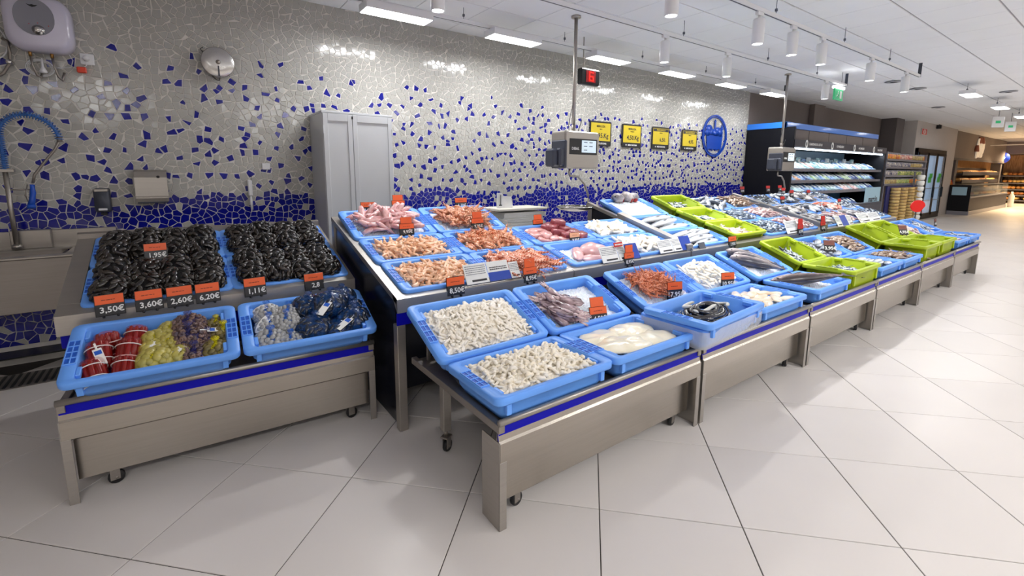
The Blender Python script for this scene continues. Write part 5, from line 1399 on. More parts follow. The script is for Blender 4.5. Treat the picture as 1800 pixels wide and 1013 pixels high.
m = MB(); m.box(-.018, -.035, .16, .018, 0, .31, 0, .008); m.build('handset', WHITE, t)
m = MB(); m.tube([(.0, -.02, .16), (.0, -.02, .11), (.004, -.02, .03)], [.008, .014, .010], 8); m.build('probe_tip', WHITE, t)
m = MB(); m.tube([(.01, -.03, .3), (.02, -.03, .345), (.0, -.015, .35)], .003, 5); m.build('cord', BLACK, t)
o = MB().box(-.035, -.008, -.03, .035, 0, .03, 0, .003).build('wall_plate', WHITE); o.location = (.70, WY, 1.535); tag(o, 'small blank plastic plate on the mosaic beside the cabinet', 'switch plate')
# grey cabinet
t = thing('metal_cabinet', 'tall light grey metal cabinet with two panelled doors', 'cabinet', (1.115, 4.455, 0))
cw, ch_, cd = .66, 2.035, .49
MB().box(0, .018, .04, cw, cd, ch_, 0, .004).build('carcass', CAB, t)
MB().box(-.006, .005, ch_ - .016, cw + .006, cd, ch_ + .004, 0, .003).build('top', CAB, t)
for k, (x0, x1) in enumerate(((.004, .268), (.272, cw - .004))):
    m = MB(); fr = .042
    m.box(x0, 0, .06, x0 + fr, .018, ch_ - .02, 0, .002); m.box(x1 - fr, 0, .06, x1, .018, ch_ - .02, 0, .002)
    m.box(x0 + fr, 0, .06, x1 - fr, .018, .14, 0, .002); m.box(x0 + fr, 0, ch_ - .085, x1 - fr, .018, ch_ - .02, 0, .002)
    m.box(x0 + fr, .008, .14, x1 - fr, .016, ch_ - .085, 0, 0)
    d = m.build('door', CAB, t)
    xh = x0 - .004 if k == 0 else x1 - .004
    for z in (.3, ch_ - .20): MB().box(xh, -.006, z, xh + .010, .02, z + .07, 0, .002).build('hinge', CAB, d)
MB().box(.262, -.004, ch_ - .06, .276, .004, ch_ - .035, 0, .001).build('latch', BLACK, t)
for x in (.02, cw - .06): MB().box(x, .03, 0, x + .04, .08, .05).build('foot', CAB, t)
# hanging scales
def scale_unit(x, y, zbox, label, plab):
    t = thing('hanging_scale', label, 'scale', (x, y, zbox), 0, 'steel scales hanging from ceiling poles')
    m = MB(); m.tube([(0, 0, .40), (0, 0, CEIL - zbox)], .019, 12); m.lathe([(.05, CEIL - zbox - .02), (.05, CEIL - zbox)], 14); m.build('pole', STEEL, t)
    m = MB(); m.tube([(0, 0, .37), (0, 0, .46)], [.014, .026], 10); m.build('collar', STEELV, t)
    w, d, h = .50, .22, .385
    m = MB(); m.loops([rrect(w, h, 0, .02, 3), rrect(w + .006, h + .006, .01, .022, 3), rrect(w + .006, h + .006, d - .02, .022, 3), rrect(w - .02, h - .02, d, .022, 3)], 0, True, True, False, T(.04, d / 2, h / 2) @ R(PI / 2, 'X')); m.build('housing', STEEL, t)
    m = MB(); m.box(-.155, -d / 2 - .004, .145, .255, -d / 2 + .002, .31, 0, .003); s = m.build('display_bezel', BLACK, t)
    MB().box(.02, -d / 2 - .006, .168, .235, -d / 2 - .003, .295, 0, .001).build('screen', mat('lit_screen' + plab, (198, 214, 222), .3, emit=.55), s)
    m = MB()
    for a, b in ((.05, .27), (.05, .23), (.13, .27), (.13, .23), (.05, .19)): m.box(a, -d / 2 - .0072, b, a + .05, -d / 2 - .006, b + .008, 0, 0)
    m.build('screen_print', GREYINK, s)
    text('DIBAL', .04, TAGTEXT, s, (-.07, -d / 2 - .0048, .205), name='maker_lettering')
    m = MB(); m.box(-.245, -d / 2 - .03, .0, -.205, d / 2 - .03, .29, 0, .012); m.box(-.36, -d / 2 + .02, .015, -.24, d / 2 - .06, .20, 0, .02); m.box(-.30, -d / 2 - .02, .02, -.235, -d / 2 + .06, .205, 0, .015); m.build('printer', SLATE, t)
    m = MB(); m.tube([(-.06, .0, .385), (-.07, 0, .45), (-.05, 0, .56), (-.02, 0, .66), (-.015, 0, .70)], .004, 5); m.tube([(.06, .0, .385), (.08, 0, .42), (.11, 0, .49), (.12, 0, .52)], .005, 5); m.build('cable', BLACK, t)
    m = MB(); m.tube([(-.04, 0, .0), (-.045, 0, -.05), (-.03, 0, -.08), (.08, -.01, -.09), (.18, -.01, -.17), (.245, -.01, -.30), (.25, -.01, -.37), (.22, -.01, -.43)], .0125, 10); m.build('hook_arm', STEEL, t)
    m = MB(); m.lathe([(.0005, -.47), (.08, -.468), (.16, -.452), (.205, -.425), (.212, -.415), (.206, -.412), (.155, -.436), (.08, -.45), (.0005, -.452)], 32); p = m.build('pan', CHROME, t); p.location = (.03, -.02, .0)
    m = MB(); m.tube([(.03 + .20 * math.cos(a), -.02 + .2 * math.sin(a), -.415 + .0 * a) for a in [2 * PI * i / 30 for i in range(31)]], .005, 6); m.build('pan_ring', CHROME, t)
    return t
scale_unit(3.52, 3.72, 1.535, 'steel hanging scale with a lit screen above the tuna counter', 'a')
scale_unit(8.28, 3.72, 1.53, 'steel hanging scale in front of the black fridge side', 'b')
# queue number display
t = thing('queue_display', 'black queue counter showing a red number six, hung from the ceiling', 'queue display', (4.22, 4.2, 2.55))
m = MB(); m.box(-.165, -.03, 0, .155, .05, .19, 0, .015); m.build('casing', BLACK, t)
DIG = mat('red_digits', (255, 24, 16), .4, emit=2.2); DIM = mat('red_window', (110, 6, 8), .3, emit=.9)
MB().box(-.085, -.033, .03, .075, -.029, .165, 0, .001).build('window', DIM, t)
m = MB()
for x0, z0, x1, z1 in ((-.035, .14, .035, .152), (-.035, .092, .035, .104), (-.035, .045, .035, .057), (-.04, .045, -.026, .152), (.026, .045, .04, .104)): m.box(x0, -.0355, z0, x1, -.033, z1, 0, 0)
m.build('digit', DIG, t)
text('SU TURNO', .022, TAGTEXT, t, (-.005, -.031, .178), name='lettering')
m = MB(); m.tube([(-.10, .01, .19), (-.10, .01, CEIL - 2.55)], .006, 6); m.build('hanger', STEELV, t)
# yellow price boards
for k, (x, s, top, sub, L) in enumerate(((5.22, '7,95.Kg', 'MERLUZA', 'PIEZA', 'yellow price board reading 7,95 behind the first scale'), (5.93, '4,50.Kg', 'MERLUZA', 'TROZOS', 'yellow price board reading 4,50'),
        (6.665, '6,50.', 'PESCADILLA', 'FRESCA', 'yellow price board reading 6,50'), (7.49, '4,95.', 'BACALADILLA', 'FRESCA', 'yellow price board reading 4,95 nearest the round emblem'))):
    t = thing('price_board', L, 'price board', (x, WY - .01, 1.885), 0, 'yellow price boards on the mosaic')
    w, h = .46, .36
    m = MB(); m.loops([rrect(w, h, 0, .02, 3), rrect(w, h, .010, .02, 3)], 0, True, True, False, T(0, 0, h / 2) @ R(PI / 2, 'X')); m.build('frame', BLACK, t)
    yb = .075
    MB().box(-w / 2 + .024, -.013, yb, w / 2 - .024, -.009, h - .024, 0, 0).build('yellow_sheet', YELLOW, t)
    if k > 1: MB().box(-w / 2 + .03, -.0142, h - .075, w / 2 - .03, -.0125, h - .03, 0, 0).build('title_bar', TAGBLACK, t)
    text(top, .042, YELLOW if k > 1 else TAGBLACK, t, (0, -.0148, h - .053 if k > 1 else h - .075), name='title_lettering')
    text(sub, .022, TAGBLACK, t, (0, -.0142, h - .10 if k > 1 else h - .115), name='small_lettering')
    text(s, .095 if k < 2 else .085, TAGBLACK, t, (.02 if k < 2 else .05, -.0142, .15), name='price_lettering')
    text('MERCADONA', .035, TAGTEXT, t, (.02, -.0105, .036), name='footer_lettering')
    m = MB(); m.lathe([(.012, 0), (.012, .001)], 12, 0, T(-.13, -.0102, .036) @ R(PI / 2, 'X')); m.build('footer_mark', TAGTEXT, t)
    if k == 1: m = MB(); m.prism([(.20, .0), (.235, .0), (.24, -.035)], 0, .006, 0, R(PI / 2, 'X')); m.build('loose_corner', BLACK, t)
# blue oval basket emblem
EMB = mat('emblem_blue', (8, 62, 162), .35)
t = thing('round_emblem', 'big blue oval emblem of a full shopping basket on the mosaic', 'emblem', (8.30, WY - .006, 2.18))
for r0, r1, nm in ((1.0, .93, 'outer_ring'), (.90, .865, 'inner_ring')):
    m = MB(); L = []
    for q, dz in ((r0, 0), (r0, .014), (r1, .014), (r1, 0)):
        L.append([(.41 * q * math.cos(a), .385 * q * math.sin(a), dz) for a in [2 * PI * i / 56 for i in range(56)]])
    m.loops(L + [L[0]], 0, False, False, False, R(PI / 2, 'X')); m.build(nm, EMB, t)
m = MB(); m.prism([(-.235, -.24), (.225, -.24), (.265, .02), (-.275, .02)], 0, .012, 0, R(PI / 2, 'X'))
for k in range(7): m.box(-.21 + .065 * k, -.012, -.262, -.185 + .065 * k, 0, -.24, 0, 0)
m.build('basket', EMB, t)
m = MB()
for q, (x, z, rx, rz) in enumerate(((-.20, .11, .10, .085), (-.24, .05, .09, .06), (-.06, .07, .10, .055), (.08, .10, .10, .06), (.17, .06, .08, .07), (-.13, .06, .07, .05), (.02, .05, .12, .05))):
    m.lathe([(1, 0), (1, .0135 + .0012 * q)], 20, 0, T(x, 0, z) @ Matrix.Diagonal((rx, 1, rz, 1)) @ R(PI / 2, 'X'))
m.build('produce_shapes', EMB, t)
m = MB(); m.box(-.035, -.012, .05, .015, 0, .26, 0, .004); m.box(-.055, -.012, .26, .035, 0, .275, 0, .002); m.box(-.022, -.012, .27, .005, 0, .30, 0, .002)
m.build('bottle_shape', EMB, t)
m = MB()
for a in (.5, .8, 1.1): m.prism([(.17 + .03 * math.sin(a), .08 - .03 * math.cos(a)), (.17 + .15 * math.cos(a), .08 + .17 * math.sin(a)), (.17 - .03 * math.sin(a), .08 + .03 * math.cos(a))], 0, .012, 0, R(PI / 2, 'X'))
m.build('leek_shape', EMB, t)
# paper station behind the tuna counter
t = thing('wrapping_stand', 'dark metal stand under the wrapping paper behind the tuna counter', 'stand', (2.66, 3.95, 0))
MB().box(0, 0, .86, .78, .42, .90, 0, .004).build('shelf_top', BLACK, t)
for x in (.02, .72):
    for y in (.02, .36): MB().box(x, y, 0, x + .04, y + .04, .86).build('leg', BLACK, t)
MB().box(.02, .05, .62, .76, .06, .84, 0, .002).build('front_panel', BLACK, t)
for k, (z, h, dx, L) in enumerate(((.901, .05, .03, 'lowest thick stack of white wrapping paper'), (.953, .05, .0, 'middle stack of white wrapping paper'), (1.005, .055, .02, 'upper stack of white wrapping paper'))):
    m = MB()
    for j in range(5): m.box(rr.uniform(-.006, .006), rr.uniform(-.006, .006), h * j / 5, .56 + rr.uniform(-.006, .006), .34, h * (j + .86) / 5, 0, 0)
    o = m.build('paper_stack', PAPER); o.location = (2.76 + dx, 3.96, z); tag(o, L, 'paper stack', 'stacks of wrapping paper')
o = MB().box(0, 0, 0, .66, .36, .024, 0, .003).build('cutting_board', mat('cream_board', (232, 228, 214), .5)); o.location = (2.70, 3.94, 1.082); tag(o, 'cream board lying on top of the wrapping paper', 'board')
t = thing('paper_holder', 'white angled plate with a black clip standing on the cream board', 'holder', (2.78, 4.1, 1.107))
m = MB(); m.prism([(0, 0), (.21, 0), (.185, .12), (.08, .13), (.06, .165), (0, .16)], 0, .012, 0, R(PI / 2, 'X')); m.build('plate', WHITE, t)
m = MB(); m.tube([(.04, -.018, .03), (.04, -.018, .14)], .004, 5); m.box(.02, -.02, .025, .06, -.012, .035); m.build('clip', BLACK, t)
# ------------------------------------------------------------------ refrigerated display beyond the counters
FB = mat('fridge_black', (10, 11, 18), .45, spec=.25)
CANB = mat('canopy_blue', (40, 120, 220), .35, coat=.2)
FASC = mat('fascia_grey', (52, 50, 58), .5)
SHELF = mat('shelf_metal', (150, 150, 160), .35, .6)
FIN_ = mat('fridge_liner', (120, 150, 172), .4)
TUBE = mat('lit_tube', (225, 240, 255), .5, emit=7.0)
FX0, FX1, FY0, FY1 = 9.52, 14.45, 4.02, 4.93
t = thing('refrigerated_display', 'long open black fridge wall with blue canopy and lit shelves of fish packs', 'fridge', (FX0, FY0, 0))
W_ = FX1 - FX0; D_ = FY1 - FY0
MB().box(-.06, .02, 0, 0, D_, 2.36, 0, .005).build('end_panel', FB, t)
MB().box(W_, .0, 0, W_ + .08, D_, 2.0, 0, .005).build('end_panel', FB, t)
MB().box(0, D_ - .04, .3, W_, D_, 2.05, 0, 0).build('liner', FIN_, t)
m = MB(); m.box(-.08, .16, 2.345, W_ - .05, .20, 2.455, 0, .004); m.box(-.08, .16, 2.345, -.05, D_, 2.455, 0, .004); m.build('canopy_band', CANB, t)
MB().box(-.05, .2, 2.10, W_, D_, 2.345, 0, 0).build('canopy_body', WALLD, t)
for k in range(5): MB().box(W_ * k / 5 + .01, .192, 2.14, W_ * (k + 1) / 5 - .01, .2, 2.345, 0, .002).build('canopy_panel', WALLG, t)
MB().box(-.02, .0, 1.985, W_ + .08, .03, 2.125, 0, .004).build('fascia', FASC, t)
MB().box(0, .03, 2.0, W_, D_, 2.09, 0, 0).build('roof_panel', FB, t)
for k, s in enumerate(('ELABORADOS LISTOS', 'CONGELADO', 'AHUMADOS', 'SALAZONES')):
    x = .45 + 1.22 * k
    text(s, .062, TAGTEXT, t, (x + .42, -.0015, 2.055), name='fascia_lettering')
    m = MB(); L = []
    for q, dz in ((1, 0), (1, .004), (.55, .004), (.55, 0)): L.append([(x + .055 * q * math.cos(a), .075 * q * math.sin(a), dz) for a in [2 * PI * i / 20 for i in range(20)]])
    m.loops(L + [L[0]], 0, False, False, False, T(0, 0, 2.055) @ R(PI / 2, 'X')); m.build('fascia_mark', TAGTEXT, t)
for k in range(5):
    x0 = .02 + .985 * k
    MB().box(x0, .035, 1.945, x0 + .93, .065, 1.975, 0, .004).build('light_tube', TUBE, t)
    area(t, (x0 + .46, .10, 1.94), .9, .04, 4, (.86, .94, 1.0), (math.radians(-25), 0, 0))
SZ = (1.56, 1.33, 1.10)
for z in SZ:
    m = MB(); m.box(.01, .05, z - .015, W_, D_ - .04, z, 0, .002); m.box(.01, .035, z - .03, W_, .05, z + .025, 0, .002); m.build('shelf', SHELF, t)
    if True: area(t, (W_ / 2, .10, z - .02), W_ - .3, .03, 6, (.86, .94, 1.0), (math.radians(-20), 0, 0))
m = MB(); m.box(.0, -.05, .2, W_, .0, .74, 0, .01); m.box(0, -.05, .74, W_, .05, .80, 0, .01); m.build('front_bumper', SLATE, t)
MB().box(.0, .0, .70, W_, D_ - .04, .74).build('deck', SHELF, t)
MB().box(0, .05, 0, W_, .1, .2).build('plinth', BLACK, t)
ga = MB().box(W_ - 1.05, .0, .78, W_, .008, 1.16, 0, .002).build('front_glass', mat('frosted_glass', (160, 196, 214), .3), t)
text('marr\u00f3n', .20, FASC, ga, (W_ - .48, -.002, .87), name='glass_lettering')
PCOL = [mat('pack_%s' % n, c, .3, c2=d, vscale=14, coat=.4, objvar=.15) for n, c, d in (('pale', (212, 222, 226), (150, 176, 190)), ('blue', (40, 96, 176), (170, 200, 226)), ('navy', (24, 40, 96), (60, 90, 150)),
        ('white', (232, 236, 238), (190, 206, 214)), ('teal', (90, 140, 150), (190, 214, 214)), ('orange', (214, 120, 60), (240, 200, 160)), ('green', (120, 160, 96), (210, 220, 190)), ('rose', (206, 130, 126), (236, 214, 210)))]
def pack_mesh(m, seed):
    mb = MB(); mb.loops([rrect(.22, .15, 0, .02, 2), rrect(.24, .17, .028, .025, 2), rrect(.245, .175, .034, .025, 2)], 0, True, True, False)
    mb.ell((0, 0, .030), .105, .07, .022, 10, 6, 0); mb.box(-.05, -.03, .05, .04, .04, .0535, 1, 0)
    return mb.mesh('fish_pack', [m, PAPER])
PK = [tag(bpy.data.objects.new('fish_pack', pack_mesh(m, k)), '', 'food pack') for k, m in enumerate(PCOL)]
rp = random.Random(31)
PREF = {0: (0, 4, 1, 4, 4, 0, 7, 1), 1: (2, 1, 1, 6, 4, 1, 5, 2), 2: (1, 0, 1, 4, 7, 1, 4, 2), 3: (1, 2, 2, 4, 7, 1, 0, 1)}
for r, z in enumerate(SZ + (.742,)):
    n = 24
    for k in range(n):
        for dpt in ((.16, .40) if r < 3 else (.16,)):
            x = FX0 + .16 + (W_ - .3) * k / (n - 1)
            if r == 3 and k > n - 6: continue
            p = PK[rp.choice(PREF[r])]
            M = T(x + rp.uniform(-.01, .01), FY0 + dpt + rp.uniform(-.01, .01), z + (.0 if dpt < .3 else .03)) @ R(PI / 2 + rp.gauss(0, .06), 'Z') @ R(rp.uniform(-.62, -.42), 'Y') @ T(.12, 0, 0) @ Matrix.Diagonal((1.1, 1.3, 1.5, 1))
            dup(p, M, 'sealed fish pack leaning on the %s of the long fridge' % ('top shelf', 'second shelf', 'third shelf', 'bottom deck')[r], 'fish packs on the %s of the fridge' % ('top shelf', 'second shelf', 'third shelf', 'bottom deck')[r])
# hanging bags at the back of the top shelf
for k in range(18):
    p = PK[(0, 4, 1, 3)[k % 4]]
    dup(p, T(FX0 + .3 + .255 * k, FY0 + .62, 1.72 + .04 * (k % 2)) @ R(PI / 2, 'X') @ Matrix.Scale(.95, 4), 'upright fish pack hanging at the back above the top shelf', 'hanging packs in the fridge')

# ------------------------------------------------------------------ dry goods shelving between fridge and glass doors
t = thing('goods_shelving', 'open shelving of jars and cans beyond the black fridge', 'shelving', (14.75, 4.05, 0))
GW = 3.5
MB().box(0, .44, 0, GW, .48, 2.1, 0, 0).build('back_panel', SHELF, t)
GZ = (1.86, 1.66, 1.44, 1.22)
for z in GZ: 
    m = MB(); m.box(0, 0, z - .02, GW, .44, z, 0, .002); m.box(0, -.012, z - .04, GW, 0, z + .012, 0, .002); m.build('shelf', SHELF, t)
for x in (0, GW - .04): MB().box(x, .0, 0, x + .04, .44, 2.05).build('upright', SHELF, t)
MB().box(.1, -.06, .1, GW - .9, -.02, 1.17).build('dispenser_panel', mat('dispenser_blue', (40, 44, 100), .4), t)
JC = [mat('jar_%d' % k, c, .3, c2=d, vscale=20, coat=.3, objvar=.2) for k, (c, d) in enumerate((((196, 60, 40), (226, 180, 60)), ((200, 180, 120), (150, 120, 70)), ((60, 60, 110), (210, 200, 180)), ((90, 130, 60), (210, 200, 120)), ((170, 40, 40), (230, 200, 180))))]
def jar(m):
    o = bpy.data.objects.new('jar', MB().lathe([(.04, 0), (.044, .01), (.044, .10), (.034, .118), (.034, .122)], 10).mesh('jar', [m])); tag(o, '', 'jar')
    MB().lathe([(.037, .118), (.037, .14), (.034, .143)], 10).build('lid', SHELF, o, False); return o
JR = [jar(m) for m in JC]
for r, z in enumerate(GZ):
    for k in range(34):
        x = 14.75 + .09 + .099 * k
        ci = {0: (0, 4, 1), 1: (2, 2, 1), 2: (2, 3, 3), 3: (1, 3, 0)}[r][(k // 11) % 3]
        dup(JR[ci], T(x, 4.12 + rp.uniform(0, .02), z) @ Matrix.Scale(1.0 if r else 1.15, 4), 'small jar on the %s shelf of the goods shelving' % ORD[r], 'jars on the %s shelf of the goods shelving' % ORD[r])
CUP = mat('tan_tin', (206, 178, 110), .3, c2=(180, 140, 80), vscale=12, objvar=.15)
cup = tag(bpy.data.objects.new('tin', MB().lathe([(.10, 0), (.11, .02), (.11, .06), (.10, .068)], 12).mesh('tin', [CUP])), '', 'tin')
for c in range(4):
    for k in range(12):
        dup(cup, T(15.15 + .62 * c, 3.9, .18 + .08 * k), 'tan tin in a vertical dispenser column, column %s from the fridge' % ORD[c], 'tins in dispenser column %s' % ORD[c])
t = thing('basket_stack', 'pale white dispenser column at the end of the goods shelving', 'stand', (17.0, 3.85, 0))
for k in range(9): MB().lathe([(.07, .16 * k + .04), (.09, .16 * k + .06), (.10, .16 * k + .15), (.08, .16 * k + .18)], 12).build('bin', PAPER, t)
MB().box(-.02, .12, 0, .02, .16, 1.55).build('post', SHELF, t)
# glass door freezers built in the block
t = thing('glass_door_fridge', 'three door upright glass fridge with green labels in the pale wall block', 'fridge', (18.6, 4.36, 0))
m = MB(); m.box(0, 0, 0, .06, .075, 2.28); m.box(3.25, 0, 0, 3.31, .075, 2.28); m.box(0, 0, 2.16, 3.31, .075, 2.28); m.box(0, 0, 0, 3.31, .075, .12); m.build('frame', FB, t)
MB().box(.06, .06, .12, 3.25, .075, 2.16).build('lit_back', mat('fridge_glow', (150, 182, 216), .5, emit=.35), t)
GREENL = mat('green_label', (60, 180, 70), .4)
for k in range(3):
    x0 = .06 + 1.063 * k
    m = MB(); m.box(x0, -.02, .12, x0 + .09, 0, 2.16); m.box(x0 + .95, -.02, .12, x0 + 1.06, 0, 2.16); m.box(x0, -.02, .12, x0 + 1.06, 0, .2); m.box(x0, -.02, 2.08, x0 + 1.06, 0, 2.16); d = m.build('door', FB, t)
    MB().box(x0 + .09, -.012, .2, x0 + .95, -.004, 2.08, 0, 0).build('pane', GLASS, d)
    m = MB(); m.box(x0 + .30, -.022, 1.20, x0 + .62, -.014, 1.38, 0, 0); m.box(x0 + .40, -.022, 1.36, x0 + .72, -.014, 1.50, 0, 0); m.build('green_label', GREENL, d)
    MB().box(x0 + .9, -.07, .7, x0 + .96, -.02, 1.05, 0, .01).build('handle', BLACK, d)
    for z in (.6, 1.0): MB().box(x0 + .1, .01, z, x0 + .94, .05, z + .02, 0, 0).build('rack', SHELF, t)
# fire sign
t = thing('fire_sign', 'square red fire hose sign high on the pale wall block', 'sign', (19.2, 4.425, 2.70))
MB().box(-.27, -.01, 0, .27, 0, .19 * 1.0, 0, .002).build('white_border', TAGTEXT, t)
MB().box(-.25, -.014, .008, .25, -.008, .182, 0, .002).build('red_field', REDCARD, t)
m = MB()
for r0 in (.14, .06):
    L = [[(q * r0 * math.cos(a), q * r0 * .5 * math.sin(a), dz) for a in [2 * PI * i / 24 for i in range(24)]] for q, dz in ((1, 0), (1, .004), (.72, .004), (.72, 0))]
    m.loops(L + [L[0]], 0, False, False, False, T(0, -.013, .095) @ R(PI / 2, 'X'))
m.build('hose_symbol', TAGTEXT, t)
t = thing('wall_camera', 'small black camera high on the pale wall block', 'camera', (20.55, 4.43, 2.96)); MB().box(-.05, -.12, 0, .05, 0, .12, 0, .01).build('body', BLACK, t); m = MB(); m.tube([(0, -.06, .12), (0, -.06, .14)], .02, 8); m.build('mount', BLACK, t)
# red speech bubble sign on a stand
t = thing('bubble_sign', 'bright red speech bubble sign on a dark foot beyond the last trays', 'sign', (13.0, 2.93, 0))
m = MB(); Pp = [(.155 * math.cos(a), .13 * math.sin(a)) for a in [2 * PI * i / 28 for i in range(24)]] + [(.15, -.15), (.06, -.12)]
m.prism(Pp, -.012, .012, 0, T(0, 0, .80) @ R(math.radians(-35), 'Z') @ R(PI / 2, 'X'), False); m.build('bubble', mat('signal_red', (226, 20, 12), .35), t)
m = MB(); m.tube([(0, 0.02, .02), (0, .02, .70)], .012, 8); m.build('pole', BLACK, t)
m = MB(); m.lathe([(.14, 0), (.14, .02), (.02, .035)], 16); m.build('foot', BLACK, t)
# exit sign
t = thing('exit_sign', 'green running man exit sign hanging at the end of the track', 'exit sign', (8.74, 3.14, 2.655))
MB().box(-.165, -.012, 0, .165, .012, .175, 0, .002).build('panel', mat('exit_green', (40, 150, 96), .4, emit=.5), t)
MB().box(-.17, -.03, .175, .17, .03, .215, 0, .004).build('lamp_housing', LED, t)
m = MB(); m.box(.04, -.0145, .03, .11, -.012, .145, 0, 0); m.ell((-.035, -.0135, .128), .012, .002, .012, 8, 5); m.tube([(-.04, -.0135, .115), (-.06, -.0135, .075), (-.03, -.0135, .055), (-.05, -.0135, .03)], .008, 5, flat=.3); m.tube([(-.06, -.0135, .075), (-.09, -.0135, .045)], .007, 5, flat=.3); m.tube([(-.045, -.0135, .11), (-.01, -.0135, .09)], .006, 5, flat=.3); m.build('pictogram', TAGTEXT, t)
m = MB(); m.tube([(.1, 0, .21), (.1, 0, CEIL - 2.655)], .004, 5); m.build('hanger', GREYINK, t)
for k, (x, y) in enumerate(((16.4, 2.42), (18.2, 2.44))):
    t = thing('aisle_sign', 'small white aisle sign hanging from the ceiling, %s along the far aisle' % ORD[k], 'sign', (x, y, 2.62), -.9, 'white hanging aisle signs')
    MB().box(-.12, -.01, 0, .12, .01, .26, 0, .004).build('panel', WHITE, t); MB().box(-.05, -.012, .10, .05, -.0098, .16, 0, 0).build('green_mark', MATS['exit_green'], t)
    m = MB(); m.tube([(0, 0, .26), (0, 0, CEIL - 2.62)], .006, 5); m.build('hanger', GREYINK, t)
for k, (x, y) in enumerate(((10.4, 2.9), (11.6, 2.85), (15.2, 3.3), (13.4, 1.9))):
    t = thing('ceiling_vent', 'small round grey ceiling vent, %s beyond the tracks' % ORD[k], 'ceiling vent', (x, y, CEIL), 0, 'round ceiling vents')
    MB().lathe([(.11, -.004), (.13, -.012), (.07, -.02), (.0005, -.02)], 18).build('ring', CEILGAP, t); MB().lathe([(.055, -.024), (.0005, -.026)], 14).build('core', SLATE, t)

# ------------------------------------------------------------------ bakery at the far end
BREADM = [mat('bread_%d' % k, c, .55, c2=d, vscale=10, objvar=.15) for k, (c, d) in enumerate((((196, 130, 60), (226, 176, 104)), ((168, 96, 40), (206, 146, 84)), ((222, 178, 90), (240, 210, 140))))]
def loaf(m, L, r): 
    mb = MB(); mb.tube([(-L / 2, 0, 0), (-L * .42, 0, .004), (-L * .2, 0, .008), (L * .2, 0, .008), (L * .42, 0, .004), (L / 2, 0, 0)], [r * .35, r * .8, r, r, r * .8, r * .35], 8, 0, True, True, .7)
    for q in (-.2, 0, .2): mb.box(L * q - .008, -r * .5, r * .66, L * q + .008, r * .5, r * .74, 0, .002)
    return tag(bpy.data.objects.new('bread_loaf', mb.mesh('bread_loaf', [m])), '', 'bread')
LV = [loaf(m, l, r) for m in BREADM for l, r in ((.38, .085), (.28, .11))]
t = thing('bread_shelving', 'long wooden bread shelving along the far end wall', 'shelving', (35.2, -3.4, 0))
MB().box(.55, 0, 0, .6, 8.2, 2.48).build('back_panel', WOOD, t)
BZ = (1.42, 1.05, .72, .42, .16)
for z in BZ: MB().box(0, 0, z - .05, .55, 8.2, z, 0, .004).build('shelf', SHELF, t)
for k in range(4): MB().box(.0, 2.7 * k, 0, .55, 2.7 * k + .05, 1.5).build('upright', FASC, t)
for r, z in enumerate(BZ):
    for k in range(14):
        y = 2.45 + .165 * k
        if (r, k) in ((3, 5), (4, 9)): continue
        dup(LV[(r * 2 + k // 4 + rp.randrange(2)) % 6], T(35.38, y, z + .08) @ R(rp.uniform(-.3, .3), 'Z') @ Matrix.Scale(1.15, 4), 'golden loaf on the %s shelf of the far bread wall' % ORD[r], 'loaves on the %s shelf of the bread wall' % ORD[r])
t = thing('bread_rack', 'dark tiered bread rack standing against the wooden niche', 'shelving', (25.0, 4.44, 0))
MB().box(0, .42, 0, 7.0, .45, 1.75).build('back_panel', FASC, t)
RZS = (1.62, 1.30)
for z in RZS:
    m = MB(); m.box(0, 0, z - .16, 7.0, .42, z - .12, 0, .004); m.box(0, -.02, z - .18, 7.0, 0, z - .04, 0, .004); m.build('tier', FASC, t)
MB().box(0, .1, 0, 7.0, .42, .9).build('base_cabinet', FASC, t)
for r, z in enumerate(RZS):
    for k in range(22):
        dup(LV[(k // 5 + r) % 6], T(25.2 + .31 * k, 4.62, z - .05) @ R(PI / 2 + rp.uniform(-.2, .2), 'Z') @ Matrix.Scale(1.0, 4), 'loaf on the %s tier of the dark bread rack' % ('upper', 'lower')[r], 'loaves on the %s tier of the dark rack' % ('upper', 'lower')[r])
t = thing('bakery_counter', 'low black glazed bakery counter beyond the glass fridge', 'display counter', (23.3, 3.82, 0))
MB().box(0, 0, 0, 7.2, .6, .14).build('plinth', SHELF, t)
MB().box(0, .02, .14, 7.2, .6, .62, 0, .01).build('base', FASC, t)
MB().box(-.01, .02, .14, 0.0, .6, 1.08, 0, 0).build('side_panel', FB, t)
MB().box(0, .0, .62, 7.2, .6, .66, 0, .004).build('deck', SHELF, t)
MB().box(0, .03, .66, 7.2, .04, 1.05, 0, 0).build('front_glass', GLASS, t)
MB().box(0, .02, 1.05, 7.2, .6, 1.09, 0, .004).build('top', FB, t)
MB().box(.25, -.012, .74, .6, .0, 1.02, 0, 0).build('side_screen', MATS['frosted_glass'], t) if False else None
m = MB(); m.box(-.016, .12, .72, -.010, .52, 1.02, 0, 0); m.build('side_window', MATS['frosted_glass'], t)
for k in range(18):
    dup(LV[k % 6], T(23.7 + .37 * k, 4.1, .74) @ R(rp.uniform(0, 3), 'Z') @ Matrix.Scale(.8, 4), 'pastry in the black bakery counter', 'pastries in the bakery counter')
t = thing('pastry_sign', 'cream and brown cut out bread emblem on the bakery beam', 'sign', (27.9, 4.53, 2.22))
m = MB()
for x, z, rx, rz, a in ((-.55, .33, .13, .42, .2), (-.1, .35, .16, .3, -.1), (.35, .42, .26, .30, 0), (-.3, .12, .2, .16, .3), (.2, .1, .2, .14, 0)):
    m.lathe([(1, 0), (1, .05)], 18, 0, T(x, 0, z) @ R(a, 'Y') @ Matrix.Diagonal((rx, 1, rz, 1)) @ R(PI / 2, 'X'))
m.build('bread_shapes', mat('cream_sign', (236, 222, 200), .5, emit=.25), t)
m = MB()
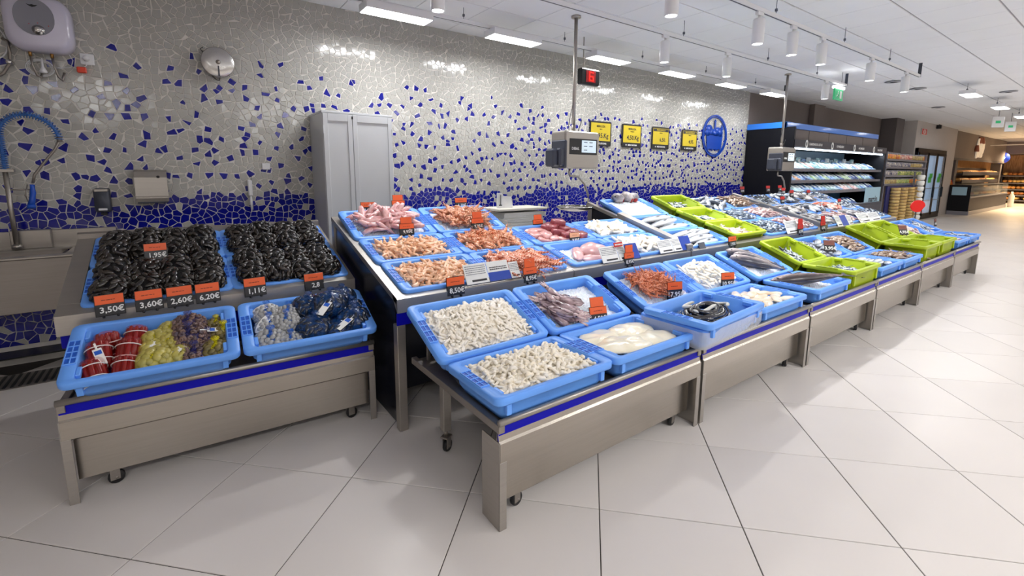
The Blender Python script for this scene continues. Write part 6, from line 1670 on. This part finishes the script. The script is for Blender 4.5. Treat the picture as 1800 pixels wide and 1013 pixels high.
for x, z in ((-.75, .2), (.1, .55), (-.4, .55)): m.tube([(x, -.03, z), (x + .05, -.03, z + .25)], [.09, .05], 8)
m.build('brown_shapes', mat('brown_sign', (150, 90, 70), .5), t)
o = thing('round_blue_lightbox', 'round blue light sign by the bakery corner', 'sign', (33.9, 5.0 - .35, 2.30)); m = MB(); m.lathe([(.28, 0), (.28, .1)], 20, 0, R(-PI / 2, 'Y')); m.build('disc', mat('sign_blue', (40, 70, 190), .4, emit=.6), o); m = MB(); m.lathe([(.12, .1), (.12, .11)], 16, 0, R(-PI / 2, 'Y')); m.build('white_mark', LED, o)
t = thing('ketchup_display', 'narrow rack of red and yellow bottles beside the bakery counter', 'rack', (23.55, 4.5, 0))
MB().box(0, 0, 0, .7, .3, 1.0, 0, .01).build('base', FASC, t); MB().box(0, .26, 1.0, .7, .3, 1.75, 0, .01).build('back_panel', WOOD, t)
for k in range(10):
    o = MB().lathe([(.045, 0), (.05, .02), (.05, .16), (.02, .22), (.02, .26)], 10).build('bottle', (MATS['signal_red'], YELLOW)[k % 2]); o.location = (23.65 + .125 * (k % 5), 4.57 + .1 * (k // 5), 1.0 + .0); tag(o, 'small red or yellow bottle on the narrow rack'.replace('red or yellow', ('red', 'yellow')[k % 2]), 'bottle', ('red', 'yellow')[k % 2] + ' bottles on the narrow rack')
o = MB().lathe([(.09, 0), (.10, .05), (.10, .5), (.04, .62), (.04, .7)], 12).build('white_bin', PAPER); o.location = (31.0, 3.75, 0); tag(o, 'slim white bin at the end of the bakery counter', 'bin')
# bakery lamps
t = thing('bakery_track', 'white track with tilted lamps near the bread wall', 'light track', (30.0, 2.6, 2.75))
MB().box(0, -.02, 0, .04, 2.6, .035).build('rail', WHITE, t)
for k in range(4):
    m = MB(); m.lathe([(.07, 0), (.08, .05), (.08, .3), (.05, .33)], 12, 0, T(0.02, -.6 + .45 * k, -.05) @ R(math.radians(115), 'Y')); m.build('lamp', WHITE, t)
for x in (.02,): 
    m = MB(); m.tube([(x, .1, .03), (x, .1, .35)], .01, 5); m.tube([(x, 2.5, .03), (x, 2.5, .35)], .01, 5); m.build('hanger', WHITE, t)
for k, (x, y) in enumerate(((31, 3.4), (31, 1.4), (34.0, 2.6), (34.0, 4.0), (28, 3.2))):
    l = bpy.data.lights.new('light', 'SPOT'); l.energy = 480; l.spot_size = math.radians(120); l.spot_blend = .8; l.color = (1, .72, .42); l.shadow_soft_size = .1
    o = bpy.data.objects.new('light', l); COL.objects.link(o); o.parent = t; o.location = (x - 30, y - 2.6, .1); o.rotation_euler = (0, math.radians(20), 0)

bpy.context.view_layer.update()
